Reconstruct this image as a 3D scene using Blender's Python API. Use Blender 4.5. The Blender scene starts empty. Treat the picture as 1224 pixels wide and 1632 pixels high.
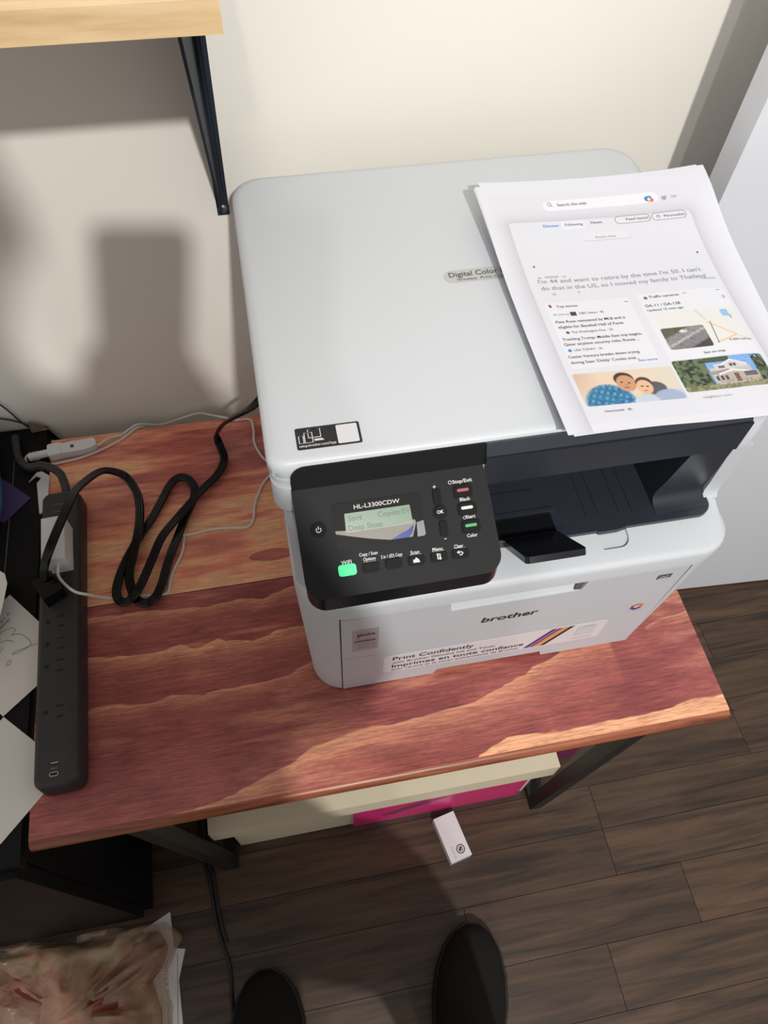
import bpy, bmesh, math, random
import numpy as np
from mathutils import Vector, Matrix, noise as mnoise
random.seed(7); rng = np.random.default_rng(11)
SC = bpy.context.scene; COL = SC.collection
ZT = 0.62   # height of the table top; modelling is done relative to it, everything is lifted by ZT at the end

# ------------------------------------------------------------------ camera, world, lights, exposure
cam_d = bpy.data.cameras.new('camera'); cam = bpy.data.objects.new('camera', cam_d); COL.objects.link(cam)
RX = Vector((0.98212085, -0.1859872, 0.02911021)); DN = Vector((-0.14205485, -0.83366406, -0.53368966)); FW = Vector((0.12352758, 0.52001249, -0.84517924))
M = Matrix((( RX.x, -DN.x, -FW.x, 0.0), (RX.y, -DN.y, -FW.y, 0.0), (RX.z, -DN.z, -FW.z, 0.85), (0, 0, 0, 1)))
cam.matrix_world = M
cam_d.sensor_fit = 'VERTICAL'; cam_d.sensor_height = 36.0; cam_d.lens = 1190.56/1632*36.0; cam_d.clip_start = 0.02
SC.camera = cam
wd = bpy.data.worlds.new('room_ambience'); SC.world = wd; wd.use_nodes = True
wd.node_tree.nodes['Background'].inputs[0].default_value = (1.0, 0.965, 0.92, 1); wd.node_tree.nodes['Background'].inputs[1].default_value = 0.52
def lamp(name, loc, watts, col, rad):
    d = bpy.data.lights.new(name, 'POINT'); d.energy = watts; d.color = col; d.shadow_soft_size = rad
    o = bpy.data.objects.new(name, d); COL.objects.link(o); o.location = loc
lamp('ceiling_lamp', (0.17, -1.46, 1.98), 180, (1.0, 0.97, 0.925), 0.035)
lamp('ceiling_lamp', (-0.14, -1.46, 1.98), 32, (1.0, 0.97, 0.925), 0.035)
vs = SC.view_settings; vs.view_transform = 'Standard'; vs.look = 'None'; vs.gamma = 1.0; vs.use_curve_mapping = False; vs.exposure = 0.0

# ------------------------------------------------------------------ materials
def lin(c):
    return tuple(((v/255)/12.92 if v/255 <= 0.04045 else ((v/255+0.055)/1.055)**2.4) for v in c)
def mat(name, rgb, rough=0.5, metal=0.0, spec=0.5, bump=None, vary=None, emit=None, coat=0.0, alpha=1.0):
    m = bpy.data.materials.new(name); m.use_nodes = True; nt = m.node_tree; b = nt.nodes['Principled BSDF']
    c = lin(rgb); b.inputs['Base Color'].default_value = (*c, 1); b.inputs['Roughness'].default_value = rough
    b.inputs['Metallic'].default_value = metal; b.inputs['Specular IOR Level'].default_value = spec; b.inputs['Coat Weight'].default_value = coat
    b.inputs['Alpha'].default_value = alpha
    tc = nt.nodes.new('ShaderNodeTexCoord')
    if vary:
        n = nt.nodes.new('ShaderNodeTexNoise'); n.inputs['Scale'].default_value = vary[0]; n.inputs['Detail'].default_value = 5
        nt.links.new(tc.outputs['Object'], n.inputs['Vector'])
        r = nt.nodes.new('ShaderNodeValToRGB'); k = vary[1]
        r.color_ramp.elements[0].position = .3; r.color_ramp.elements[1].position = .7
        r.color_ramp.elements[0].color = (*[v*(1-k) for v in c], 1); r.color_ramp.elements[1].color = (*[min(1, v*(1+k)) for v in c], 1)
        nt.links.new(n.outputs['Fac'], r.inputs['Fac']); nt.links.new(r.outputs['Color'], b.inputs['Base Color'])
    if bump:
        n = nt.nodes.new('ShaderNodeTexNoise'); n.inputs['Scale'].default_value = bump[0]; n.inputs['Detail'].default_value = 3
        nt.links.new(tc.outputs['Object'], n.inputs['Vector'])
        bp = nt.nodes.new('ShaderNodeBump'); bp.inputs['Strength'].default_value = bump[1]; bp.inputs['Distance'].default_value = bump[2]
        nt.links.new(n.outputs['Fac'], bp.inputs['Height']); nt.links.new(bp.outputs['Normal'], b.inputs['Normal'])
    if emit:
        b.inputs['Emission Color'].default_value = (*lin(emit[0]), 1); b.inputs['Emission Strength'].default_value = emit[1]
    return m
def wood_mat(name, dark, light, scale=(2.5, 40, 40), rough=0.5, rand=0.0, noise_scale=3.0, bump=0.1):
    m = bpy.data.materials.new(name); m.use_nodes = True; nt = m.node_tree; b = nt.nodes['Principled BSDF']; L = nt.links.new
    tc = nt.nodes.new('ShaderNodeTexCoord'); mp = nt.nodes.new('ShaderNodeMapping'); mp.inputs['Scale'].default_value = scale
    oi = nt.nodes.new('ShaderNodeObjectInfo'); ad = nt.nodes.new('ShaderNodeVectorMath'); ad.operation = 'ADD'
    sc = nt.nodes.new('ShaderNodeVectorMath'); sc.operation = 'SCALE'; sc.inputs[0].default_value = (13.7, 7.1, 3.3)
    L(oi.outputs['Random'], sc.inputs['Scale']); L(tc.outputs['Object'], mp.inputs['Vector']); L(mp.outputs['Vector'], ad.inputs[0]); L(sc.outputs['Vector'], ad.inputs[1])
    n = nt.nodes.new('ShaderNodeTexNoise'); n.inputs['Scale'].default_value = noise_scale; n.inputs['Detail'].default_value = 8; n.inputs['Roughness'].default_value = .62; n.inputs['Distortion'].default_value = .6
    L(ad.outputs['Vector'], n.inputs['Vector'])
    r = nt.nodes.new('ShaderNodeValToRGB'); r.color_ramp.elements[0].position = .34; r.color_ramp.elements[1].position = .68
    r.color_ramp.elements[0].color = (*lin(dark), 1); r.color_ramp.elements[1].color = (*lin(light), 1)
    L(n.outputs['Fac'], r.inputs['Fac'])
    hs = nt.nodes.new('ShaderNodeHueSaturation'); mr = nt.nodes.new('ShaderNodeMapRange'); mr.inputs['To Min'].default_value = 1-rand; mr.inputs['To Max'].default_value = 1+rand
    L(oi.outputs['Random'], mr.inputs['Value']); L(mr.outputs['Result'], hs.inputs['Value']); L(r.outputs['Color'], hs.inputs['Color']); L(hs.outputs['Color'], b.inputs['Base Color'])
    bp = nt.nodes.new('ShaderNodeBump'); bp.inputs['Strength'].default_value = bump; bp.inputs['Distance'].default_value = .001
    L(n.outputs['Fac'], bp.inputs['Height']); L(bp.outputs['Normal'], b.inputs['Normal'])
    b.inputs['Roughness'].default_value = rough
    return m
MT = dict(
    wall=mat('wall_paint', (241, 237, 228), .75, bump=(180, .06, .002)),
    door=mat('white_door_paint', (224, 228, 236), .45, bump=(120, .05, .002)),
    floor=wood_mat('floor_vinyl', (44, 31, 22), (92, 69, 51), (1.6, 22, 22), .45, .16, 2.6, .12),
    gap=mat('dark_gap', (22, 18, 16), .8),
    white=mat('white_plastic', (206, 211, 217), .42, bump=(900, .05, .0004)),
    white2=mat('grey_white_plastic', (196, 201, 208), .42, bump=(900, .05, .0004)),
    black=mat('black_plastic', (46, 51, 60), .33, bump=(700, .04, .0004)),
    blackg=mat('gloss_black_plastic', (22, 23, 27), .22),
    panel=mat('textured_black_plastic', (22, 23, 26), .6, spec=.28, bump=(1100, .12, .0005)),
    button=mat('button_rubber', (10, 10, 12), .6, spec=.2),
    ink=mat('light_print', (214, 216, 220), .6), inkd=mat('dark_print', (32, 32, 36), .6), inkg=mat('grey_print', (150, 151, 156), .7), inkm=mat('mid_print', (84, 84, 90), .7),
    inkb=mat('blue_print', (70, 100, 170), .7), pill=mat('nameplate_grey', (190, 192, 191), .4), silver=mat('silver_foil', (168, 170, 174), .35, metal=.15),
    label=mat('white_label', (222, 223, 227), .35), glass=mat('dark_window', (30, 28, 28), .08, spec=.6),
    lcd=mat('lcd', (120, 144, 124), .25, emit=((120, 150, 128), .12)), lcdink=mat('lcd_print', (84, 104, 94), .4),
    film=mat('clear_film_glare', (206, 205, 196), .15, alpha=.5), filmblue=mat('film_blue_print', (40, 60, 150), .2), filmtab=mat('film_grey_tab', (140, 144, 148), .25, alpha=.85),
    green=mat('green_backlit', (0, 255, 128), .4, emit=((0, 250, 120), .75)), barred=mat('red_bar', (176, 66, 84), .4), barwhite=mat('white_bar', (222, 222, 218), .4), bargreen=mat('green_bar', (48, 170, 98), .4),
    icon=mat('button_icon', (214, 214, 214), .5),
    purple=mat('stripe_purple', (58, 44, 140), .5), magenta=mat('stripe_red', (176, 50, 84), .5), yellow=mat('stripe_yellow', (214, 166, 72), .5), kblack=mat('stripe_black', (28, 24, 24), .5), orange=mat('hexagon_orange', (226, 120, 84), .5),
    strip=mat('strip_plastic', (42, 41, 42), .5, bump=(900, .1, .0005), vary=(60, .12)), slot=mat('slot_black', (8, 8, 8), .7), chrome=mat('port_metal', (190, 190, 186), .3, metal=.8),
    cordk=mat('black_cord', (9, 9, 10), .22, spec=.4), cordg=mat('grey_cord', (50, 50, 52), .5), cordw=mat('white_cable', (222, 220, 214), .45), plugw=mat('white_plug', (224, 226, 230), .35),
    metalk=mat('black_metal', (44, 50, 59), .6, spec=.08), metald=mat('matt_black_metal', (24, 23, 23), .5), screw=mat('screw_metal', (150, 150, 146), .3, metal=.9),
    oak=wood_mat('oak_laminate', (208, 174, 128), (236, 208, 166), (3, 40, 40), .45, 0, 2.4, .05),
    cabinet=mat('black_furniture', (15, 15, 18), .55, spec=.18, vary=(8, .2)), card=mat('brown_cardboard', (136, 116, 102), .8), blue=mat('blue_denim', (84, 124, 176), .8, vary=(40, .3), bump=(300, .3, .002)), violet=mat('purple_card', (62, 46, 100), .5),
    sheet=mat('white_sheet', (226, 222, 218), .6), pencil=mat('pencil_line', (120, 116, 116), .8), cream=mat('cream_carton', (226, 214, 188), .55), pink=mat('pink_plastic', (214, 16, 112), .35), cling=mat('cling_wrap', (240, 150, 200), .08, alpha=.10, bump=(60, .8, .006)), pinkd=mat('plum_plastic', (110, 14, 74), .3),
    shoe=mat('black_rubber', (28, 26, 24), .85, spec=.2, bump=(500, .3, .001)), trouser=mat('dark_trousers', (38, 38, 46), .85), skin=mat('skin', (196, 150, 124), .5), shirt=mat('grey_shirt', (96, 98, 106), .85), hair=mat('dark_hair', (40, 30, 26), .7), phone=mat('phone_shell', (30, 30, 34), .25),
)

# ------------------------------------------------------------------ helpers
def link(o, parent=None):
    COL.objects.link(o)
    if parent is not None: o.parent = parent
    return o
def world_off(parent):
    v = Vector((0, 0, 0))
    while parent is not None: v += parent.location; parent = parent.parent
    return v
def obj(name, bm, m, parent=None, base=None, ang=35, mats=None):
    """link one mesh object; bm holds coordinates relative to the table top"""
    bmesh.ops.recalc_face_normals(bm, faces=bm.faces[:])
    off = world_off(parent) + (Vector(base) if base is not None else Vector((0, 0, 0)))
    bmesh.ops.translate(bm, verts=bm.verts[:], vec=-off)
    me = bpy.data.meshes.new(name); bm.to_mesh(me); bm.free()
    me.polygons.foreach_set('use_smooth', [True]*len(me.polygons)); me.set_sharp_from_angle(angle=math.radians(ang))
    for mm in (mats or [m]): me.materials.append(mm)
    o = bpy.data.objects.new(name, me); link(o, parent)
    if any(w in name for w in ('print', 'lettering', 'icons', 'maker_name', 'wifi_mark', 'caption', 'sketch')): o['kind'] = 'stuff'
    if base is not None: o.location = base
    return o
def thing(name, label, cat, loc, group=None):
    o = bpy.data.objects.new(name, None); o.location = loc; o.empty_display_size = .05; link(o); return tag(o, label, cat, group)
def tag(o, label, cat, group=None, kind=None):
    o['label'] = label; o['category'] = cat
    if group: o['group'] = group
    if kind: o['kind'] = kind
    return o
def struct(o): o['kind'] = 'structure'; return o
BM = bmesh.new
def add_poly(bm, pts, vec):
    """prism of a 3D polygon along vec"""
    a = [bm.verts.new(p) for p in pts]; b = [bm.verts.new(Vector(p)+Vector(vec)) for p in pts]; n = len(a)
    bm.faces.new(a); bm.faces.new(b[::-1])
    for i in range(n): bm.faces.new((a[i], b[i], b[(i+1) % n], a[(i+1) % n]))
    return a+b
def bevel_all(bm, w, seg=2, ang=30):
    es = [e for e in bm.edges if len(e.link_faces) == 2 and e.calc_face_angle(0) > math.radians(ang)]
    bmesh.ops.bevel(bm, geom=es, offset=w, segments=seg, affect='EDGES', profile=.5, clamp_overlap=True)
def rrect(u0, v0, u1, v1, r, n=6):
    rs = r if hasattr(r, '__len__') else (r,)*4   # corners: (u0,v0) (u1,v0) (u1,v1) (u0,v1)
    out = []
    for (cx, cy, sx, sy, a0), q in zip(((u0, v0, 1, 1, 180), (u1, v0, -1, 1, 270), (u1, v1, -1, -1, 0), (u0, v1, 1, -1, 90)), rs):
        if q <= 0: out.append((cx, cy)); continue
        for k in range(n+1):
            a = math.radians(a0+90*k/n); out.append((cx+sx*q+q*math.cos(a), cy+sy*q+q*math.sin(a)))
    return out
class Fr:
    """a flat local frame: O + u e1 + v e2 + h n"""
    def __init__(s, O, e1, e2, n=None):
        s.O = Vector(O); s.e1 = Vector(e1).normalized(); s.e2 = Vector(e2).normalized(); s.n = Vector(n).normalized() if n is not None else s.e1.cross(s.e2).normalized()
    def __call__(s, u, v, h=0.0): return s.O+s.e1*u+s.e2*v+s.n*h
def plate(fr, poly, h0, h1, bev=0.0, seg=2):
    bm = BM(); add_poly(bm, [fr(u, v, h0) for u, v in poly], fr.n*(h1-h0))
    if bev: bevel_all(bm, bev, seg, 50)
    return bm
def box(x0, y0, z0, x1, y1, z1, bev=0.0, seg=2, bm=None, M=None):
    b = BM(); add_poly(b, [(x0, y0, z0), (x1, y0, z0), (x1, y1, z0), (x0, y1, z0)], (0, 0, z1-z0))
    if bev: bevel_all(b, bev, seg)
    if M is not None: b.transform(M)
    return b
def join(bm, other):
    me = bpy.data.meshes.new('tmp'); other.to_mesh(me); other.free(); bm.from_mesh(me); bpy.data.meshes.remove(me); return bm
def loft(rings, cap=True):
    bm = BM(); R = [[bm.verts.new(p) for p in r] for r in rings]; n = len(R[0])
    for a, b in zip(R, R[1:]):
        for i in range(n): bm.faces.new((a[i], a[(i+1) % n], b[(i+1) % n], b[i]))
    if cap: bm.faces.new(R[0][::-1]); bm.faces.new(R[-1])
    return bm
def catmull(pts, sub=6):
    P = [Vector(p) for p in pts]; out = []
    for i in range(len(P)-1):
        p0 = P[max(i-1, 0)]; p1 = P[i]; p2 = P[i+1]; p3 = P[min(i+2, len(P)-1)]
        for k in range(sub):
            t = k/sub; out.append(.5*((2*p1)+(p2-p0)*t+(2*p0-5*p1+4*p2-p3)*t*t+(3*p1-p0-3*p2+p3)*t**3))
    out.append(P[-1]); return out
def tube(pts, r, n=10, sub=6, section=None, up=(0, 0, 1), bm=None):
    """sweep a round (or given) section along a smooth path"""
    C = catmull(pts, sub) if sub > 1 else [Vector(p) for p in pts]
    sec = section or [(r*math.cos(2*math.pi*k/n), r*math.sin(2*math.pi*k/n)) for k in range(n)]
    rings = []
    for i, c in enumerate(C):
        t = (C[min(i+1, len(C)-1)]-C[max(i-1, 0)]).normalized(); U = Vector(up)
        s = t.cross(U)
        if s.length < 1e-3: s = t.cross(Vector((1, 0, 0)))
        s.normalize(); w = s.cross(t).normalized()
        rings.append([c+s*a+w*b for a, b in sec])
    b = loft(rings)
    return join(bm, b) if bm is not None else b
def lathe(prof, n=20, M=None):
    rings = [[(r*math.cos(2*math.pi*k/n), r*math.sin(2*math.pi*k/n), z) for k in range(n)] for r, z in prof]
    b = loft(rings)
    if M is not None: b.transform(M)
    return b
_tc = {}
def text_geo(body, bold=0.0):
    key = (body, bold)
    if key not in _tc:
        cu = bpy.data.curves.new('t', 'FONT'); cu.body = body; cu.size = 1.0; cu.offset = bold; cu.resolution_u = 3
        o = bpy.data.objects.new('t', cu); COL.objects.link(o); dg = bpy.context.evaluated_depsgraph_get(); me = o.evaluated_get(dg).to_mesh()
        V = [tuple(v.co) for v in me.vertices]; F = [tuple(p.vertices) for p in me.polygons]
        o.evaluated_get(dg).to_mesh_clear(); bpy.data.objects.remove(o); bpy.data.curves.remove(cu)
        xs = [v[0] for v in V] or [0, 1]; ys = [v[1] for v in V] or [0, 1]
        _tc[key] = (V, F, min(xs), max(xs), min(ys), max(ys))
    return _tc[key]
def text(bm, fr, body, u, v, width=None, height=None, align='L', bold=0.0, h=.0002, vflip=True, f3=None, slant=0.0):
    """flat lettering: u,v = left (or centre) of the baseline; width fits the line; height = cap-ish height"""
    V, F, x0, x1, y0, y1 = text_geo(body, bold)
    s = width/(x1-x0) if width else height/.72
    sy = (height/.72) if height else s
    if align == 'C': u = u-s*(x1-x0)/2
    sg = -1 if vflip else 1
    mk = f3 or (lambda a, b: fr(a, b, h))
    vs_ = [bm.verts.new(mk(u+s*(x-x0)+slant*sy*y, v+sg*sy*y)) for x, y, _ in V]
    for f in F:
        try: bm.faces.new([vs_[i] for i in f])
        except ValueError: pass
    return bm
def flat(bm, fr, poly, h=.0002, f3=None):
    mk = f3 or (lambda a, b: fr(a, b, h))
    bm.faces.new([bm.verts.new(mk(a, b)) for a, b in poly]); return bm
def line(bm, fr, pts, w, h=.0002, f3=None):
    mk = f3 or (lambda a, b: fr(a, b, h))
    P = [Vector((*p, 0)) for p in pts]; L = []; Rr = []
    for i, p in enumerate(P):
        t = (P[min(i+1, len(P)-1)]-P[max(i-1, 0)]).normalized(); n = Vector((-t.y, t.x, 0))*w/2
        L.append(bm.verts.new(mk((p+n).x, (p+n).y))); Rr.append(bm.verts.new(mk((p-n).x, (p-n).y)))
    for i in range(len(P)-1): bm.faces.new((L[i], L[i+1], Rr[i+1], Rr[i]))
    return bm
def circ(cx, cy, r, n=20, a0=0, a1=360): return [(cx+r*math.cos(math.radians(a0+(a1-a0)*k/n)), cy+r*math.sin(math.radians(a0+(a1-a0)*k/n))) for k in range(n+1)]
def boolean(o, cutter_bm, name='cut'):
    me = bpy.data.meshes.new(name); bmesh.ops.recalc_face_normals(cutter_bm, faces=cutter_bm.faces[:]); cutter_bm.to_mesh(me); cutter_bm.free()
    c = bpy.data.objects.new(name, me); COL.objects.link(c); c.matrix_world = Matrix.Identity(4)
    md = o.modifiers.new('b', 'BOOLEAN'); md.object = c; md.operation = 'DIFFERENCE'; md.solver = 'EXACT'
    bpy.context.view_layer.update(); dg = bpy.context.evaluated_depsgraph_get()
    new = bpy.data.meshes.new_from_object(o.evaluated_get(dg)); old = o.data; o.modifiers.clear(); o.data = new; new.name = old.name
    new.set_sharp_from_angle(angle=math.radians(35))
    bpy.data.objects.remove(c)
def image_mat(name, arr, rough=.5, coat=0.0, bump=0.0):
    h, w, _ = arr.shape; im = bpy.data.images.new(name, w, h); px = np.ones((h, w, 4), np.float32); px[..., :3] = np.clip(arr, 0, 1)
    im.pixels.foreach_set(px[::-1].ravel()); im.update()
    m = bpy.data.materials.new(name); m.use_nodes = True; nt = m.node_tree; b = nt.nodes['Principled BSDF']; t = nt.nodes.new('ShaderNodeTexImage'); t.image = im; t.extension = 'EXTEND'
    u = nt.nodes.new('ShaderNodeUVMap'); u.uv_map = 'uv'; nt.links.new(u.outputs['UV'], t.inputs['Vector']); nt.links.new(t.outputs['Color'], b.inputs['Base Color'])
    b.inputs['Roughness'].default_value = rough; b.inputs['Coat Weight'].default_value = coat
    if bump:
        bp = nt.nodes.new('ShaderNodeBump'); bp.inputs['Strength'].default_value = bump; bp.inputs['Distance'].default_value = .0006
        nt.links.new(t.outputs['Color'], bp.inputs['Height']); nt.links.new(bp.outputs['Normal'], b.inputs['Normal'])
    return m
def uv_map(o, fn):
    me = o.data; uvl = me.uv_layers.new(name='uv'); off = world_off(o.parent)+o.location
    for lp in me.loops:
        uvl.data[lp.index].uv = fn(me.vertices[lp.vertex_index].co+off)
def vnoise(h, w, ny, nx):
    g = rng.random((ny+2, nx+2)); y = np.linspace(0, ny, h, endpoint=False); x = np.linspace(0, nx, w, endpoint=False)
    yi = y.astype(int); xi = x.astype(int); fy = y-yi; fx = x-xi; fy = fy*fy*(3-2*fy); fx = fx*fx*(3-2*fx)
    a = g[yi][:, xi]; b = g[yi][:, xi+1]; c = g[yi+1][:, xi]; d = g[yi+1][:, xi+1]
    return (a*(1-fx)+b*fx)*(1-fy)[:, None]+(c*(1-fx)+d*fx)*fy[:, None]

# ------------------------------------------------------------------ the setting
YW = .75
struct(obj('wall_back', box(-2.2, YW, -ZT, 2.4, YW+.12, 1.95), MT['wall']))
fl = struct(thing('floor', 'x', 'x', (0, 0, -ZT))); del fl['label']; del fl['category']
obj('underlay', box(-2.2, -2.6, -ZT-.03, 2.4, YW, -ZT-.006), MT['gap'], fl)
obj('far_flooring', box(-2.2, -2.6, -ZT-.006, 2.4, -.906, -ZT), MT['floor'], fl)
rows = [-.905, -.806, -.708, -.61, -.512, -.414, -.316, -.218, -.12, -.022, .076, .155, .233, .345, .43, .51, .6, .69, .75]
ends = {-.022: (.2, .605), .076: (-.55, .4845), .155: (-.9, .4845), -.12: (-.35, .43), .233: (.82, -.4), .345: (.1, 1.3)}
for i, (ya, yb) in enumerate(zip(rows, rows[1:])):
    e = sorted(ends.get(ya, (-1.0+.37*(i % 5), .25+.29*(i % 4)))); xs = [-2.2]+list(e)+[2.4]
    for xa, xb in zip(xs, xs[1:]):
        b = box(xa+.0005, ya+.0004, -ZT-.006, xb-.0005, yb-.0004, -ZT, .0008, 1)
        obj('plank', b, MT['floor'], fl)
# the white door standing open at the right, in front of the wall
dm = Matrix.Translation((.488, .612, 0)) @ Matrix.Rotation(math.radians(-3.2), 4, 'Z')
dr = struct(obj('door_1', box(0, 0, -ZT+.006, .82, .035, 1.40, .002, 2, M=dm), MT['door'], None, (.488, .612, -ZT)))
obj('latch', lathe([(0, 0), (.004, 0), (.004, .003), (.002, .0045), (0, .0045)], 12, dm @ Matrix.Translation((0, .017, .345)) @ Matrix.Rotation(-math.pi/2, 4, 'Y')), MT['screw'], dr)

# ------------------------------------------------------------------ the table with the stained top
TX0, TX1, TY0, TY1 = -.3160, .4722, .1785, .7190
PXM = 1800; W, H = int((TX1-TX0)*PXM), int((TY1-TY0)*PXM)
X = np.linspace(TX0, TX1, W)[None, :].repeat(H, 0); Y = np.linspace(TY1, TY0, H)[:, None].repeat(W, 1)
wob = (vnoise(H, W, 60, 18)-.5)*.006+(vnoise(H, W, 150, 60)-.5)*.0025
def streak(pts, fade, amp=1.0, xfade=.02):
    xs = [p[0] for p in pts]; ys = [p[1] for p in pts]; yt = np.interp(X[0], xs, ys)[None, :]+wob
    d = yt-Y; s = np.clip(d/.0012, 0, 1)*np.exp(-np.clip(d, 0, 1)/fade)
    return amp*s*np.clip((X-(xs[0]-xfade))/xfade, 0, 1)*np.clip(((xs[-1]+xfade)-X)/xfade, 0, 1)
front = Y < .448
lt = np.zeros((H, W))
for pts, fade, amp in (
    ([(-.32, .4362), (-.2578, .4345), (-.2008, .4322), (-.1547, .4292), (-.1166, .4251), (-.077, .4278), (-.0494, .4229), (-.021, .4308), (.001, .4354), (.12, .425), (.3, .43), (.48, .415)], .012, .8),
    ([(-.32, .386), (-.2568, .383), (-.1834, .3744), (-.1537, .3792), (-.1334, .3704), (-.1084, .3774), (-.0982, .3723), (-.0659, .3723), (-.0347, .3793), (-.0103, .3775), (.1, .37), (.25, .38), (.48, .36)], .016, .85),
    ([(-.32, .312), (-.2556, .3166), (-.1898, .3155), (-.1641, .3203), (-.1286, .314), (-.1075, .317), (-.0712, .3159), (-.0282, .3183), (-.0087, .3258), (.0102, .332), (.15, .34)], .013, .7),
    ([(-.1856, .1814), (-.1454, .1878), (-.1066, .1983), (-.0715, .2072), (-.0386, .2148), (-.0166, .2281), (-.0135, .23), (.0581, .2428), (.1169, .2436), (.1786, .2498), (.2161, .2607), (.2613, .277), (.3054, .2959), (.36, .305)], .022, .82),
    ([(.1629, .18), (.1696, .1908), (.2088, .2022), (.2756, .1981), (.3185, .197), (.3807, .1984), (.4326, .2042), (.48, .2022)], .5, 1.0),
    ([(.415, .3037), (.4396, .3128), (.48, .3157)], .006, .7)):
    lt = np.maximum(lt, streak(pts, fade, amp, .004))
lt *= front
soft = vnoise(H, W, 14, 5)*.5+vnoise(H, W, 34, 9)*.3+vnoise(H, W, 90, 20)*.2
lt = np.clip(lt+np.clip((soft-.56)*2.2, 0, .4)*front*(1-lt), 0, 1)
# back board: paler, many soft red bands, part of the paleness is painted lamp light
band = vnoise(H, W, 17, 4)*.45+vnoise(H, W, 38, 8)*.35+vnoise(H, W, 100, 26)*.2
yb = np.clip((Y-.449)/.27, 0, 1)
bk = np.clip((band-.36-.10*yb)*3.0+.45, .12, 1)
bk = np.maximum(bk, np.clip(1.05-(Y-.449)/.05, 0, .92)*(.75+.4*vnoise(H, W, 20, 6)))  # paler towards the joint: peach wood plus a lit area painted in
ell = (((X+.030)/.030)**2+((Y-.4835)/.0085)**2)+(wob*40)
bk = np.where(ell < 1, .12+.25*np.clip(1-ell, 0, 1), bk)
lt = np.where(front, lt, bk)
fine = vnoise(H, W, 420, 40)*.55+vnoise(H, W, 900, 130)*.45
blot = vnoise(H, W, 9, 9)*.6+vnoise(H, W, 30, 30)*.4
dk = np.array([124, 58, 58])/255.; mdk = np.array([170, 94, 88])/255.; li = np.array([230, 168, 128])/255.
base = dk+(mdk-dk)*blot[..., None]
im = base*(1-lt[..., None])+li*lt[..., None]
im = np.where(front[..., None], im*1.05, np.clip(im*np.array([1.13, 1.03, 1.02])+.03*np.array([1, .95, 1.0]), 0, .96)); im *= np.where(front, .78+.42*fine, .86+.27*fine)[..., None]; scr = (vnoise(H, W, 500, 30) > .9)*.10; im *= (1-scr)[..., None]  # back board colour lifted to stand in for light reaching it
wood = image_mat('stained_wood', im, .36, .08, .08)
edgew = wood_mat('stained_edge', (96, 46, 36), (176, 104, 70), (2.5, 40, 40), .35, 0, 2.5, .05)
tb = thing('side_table', 'low table with a red stained two-board wooden top and black metal legs', 'table', ((TX0+TX1)/2, .45, -ZT))
def tuv(c): return ((c.x-TX0)/(TX1-TX0), (c.y-TY0)/(TY1-TY0))
prof = [(TY0+.0085, 0), (TY0+.0080, -.0012), (TY0+.0062, -.0014), (TY0+.0030, -.0030), (TY0+.0008, -.0065), (TY0, -.011), (TY0+.0010, -.0150), (TY0+.004, -.018)]
def board(y0, y1, pr, nm):
    bm = BM(); pts = [(TX0, y, z) for y, z in pr]+[(TX0, y1, -.018), (TX0, y1, -.0004), (TX0, y1-.0004, 0)]
    add_poly(bm, pts, (TX1-TX0, 0, 0)); o = obj('board', bm, wood, tb, mats=[wood, edgew]); uv_map(o, tuv)
    for p in o.data.polygons:
        c = p.center+Vector(tb.location)
        if abs(c.z) > .0007 or abs(p.normal.x) > .8: p.material_index = 1
    return o
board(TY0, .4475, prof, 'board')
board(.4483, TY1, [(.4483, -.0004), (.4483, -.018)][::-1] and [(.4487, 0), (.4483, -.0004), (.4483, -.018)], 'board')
def bar(a, b, w, d):
    t = Vector(b)-Vector(a); return tube([a, b], 0, sub=1, section=[(-w/2, -d/2), (w/2, -d/2), (w/2, d/2), (-w/2, d/2)], up=(0, 1, 0))
for s, xt, xb in ((0, -.266, -.190), (1, .443, .372)):
    for y in (.222, .655):
        obj('leg', bar((xt, y, -.026), (xb, y, -ZT+.001), .022, .022), MT['metald'], tb)
    obj('foot_rail', box(xb-.011, .232, -ZT+.001, xb+.011, .645, -ZT+.022), MT['metald'], tb)
    obj('top_rail', box(xt-.011, .211, -.040, xt+.011, .666, -.018), MT['metald'], tb)
obj('cross_rail', box(-.255, .642, -.040, .432, .664, -.018), MT['metald'], tb)

# ------------------------------------------------------------------ the printer
pr = thing('printer', 'white colour laser printer with black control panel standing on the stained table', 'printer', (.2, .49, 0))
def ring(x0, x1, y0, y1, z, rf, rb=None): return [(x, y, z) for x, y in rrect(x0, y0, x1, y1, (*(rf if isinstance(rf, tuple) else (rf, rf)), rb or rf, rb or rf), 8)]
RB, RF, RF2, RF3 = (.036, .022), (.05, .034), (.046, .032), (.042, .030)
body = obj('body', loft([ring(.001, .3965, .2905, .692, .003, RB, .03), ring(-.006, .4160, .2825, .698, .205, RF, .03), ring(-.006, .4195, .2822, .698, .2285, RF, .03),
    ring(-.0054, .4190, .2830, .697, .2322, RF, .03), ring(-.0040, .4175, .2850, .696, .2345, RF2, .03), ring(-.0015, .4150, .2885, .694, .2360, RF3, .03), ring(-.0010, .4145, .329, .693, .2440, .010, .02)]), MT['white'], pr)
boolean(body, box(.0305, .262, -.02, .382, .2945, .2105))
boolean(body, box(.140, .262, -.02, .270, .330, .016))
boolean(body, plate(Fr((0, .3000, .2352), (1, 0, 0), (0, .985, .17)), rrect(.2865, 0, .3150, .034, (.003, .010, 0, 0)), 0, .03))
ff = Fr((0, .2899, 0), (1, 0, 0), (0, -.035, 1))          # front plane, u = x, v = height, n points out
if ff.n.y > 0: ff.n = -ff.n
cov = [(.0318, .1035), (.3806, .1035), (.3806, .2092), (.2740, .2092), (.2705, .1905), (.1395, .1905), (.1370, .2092), (.0318, .2092)]
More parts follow.
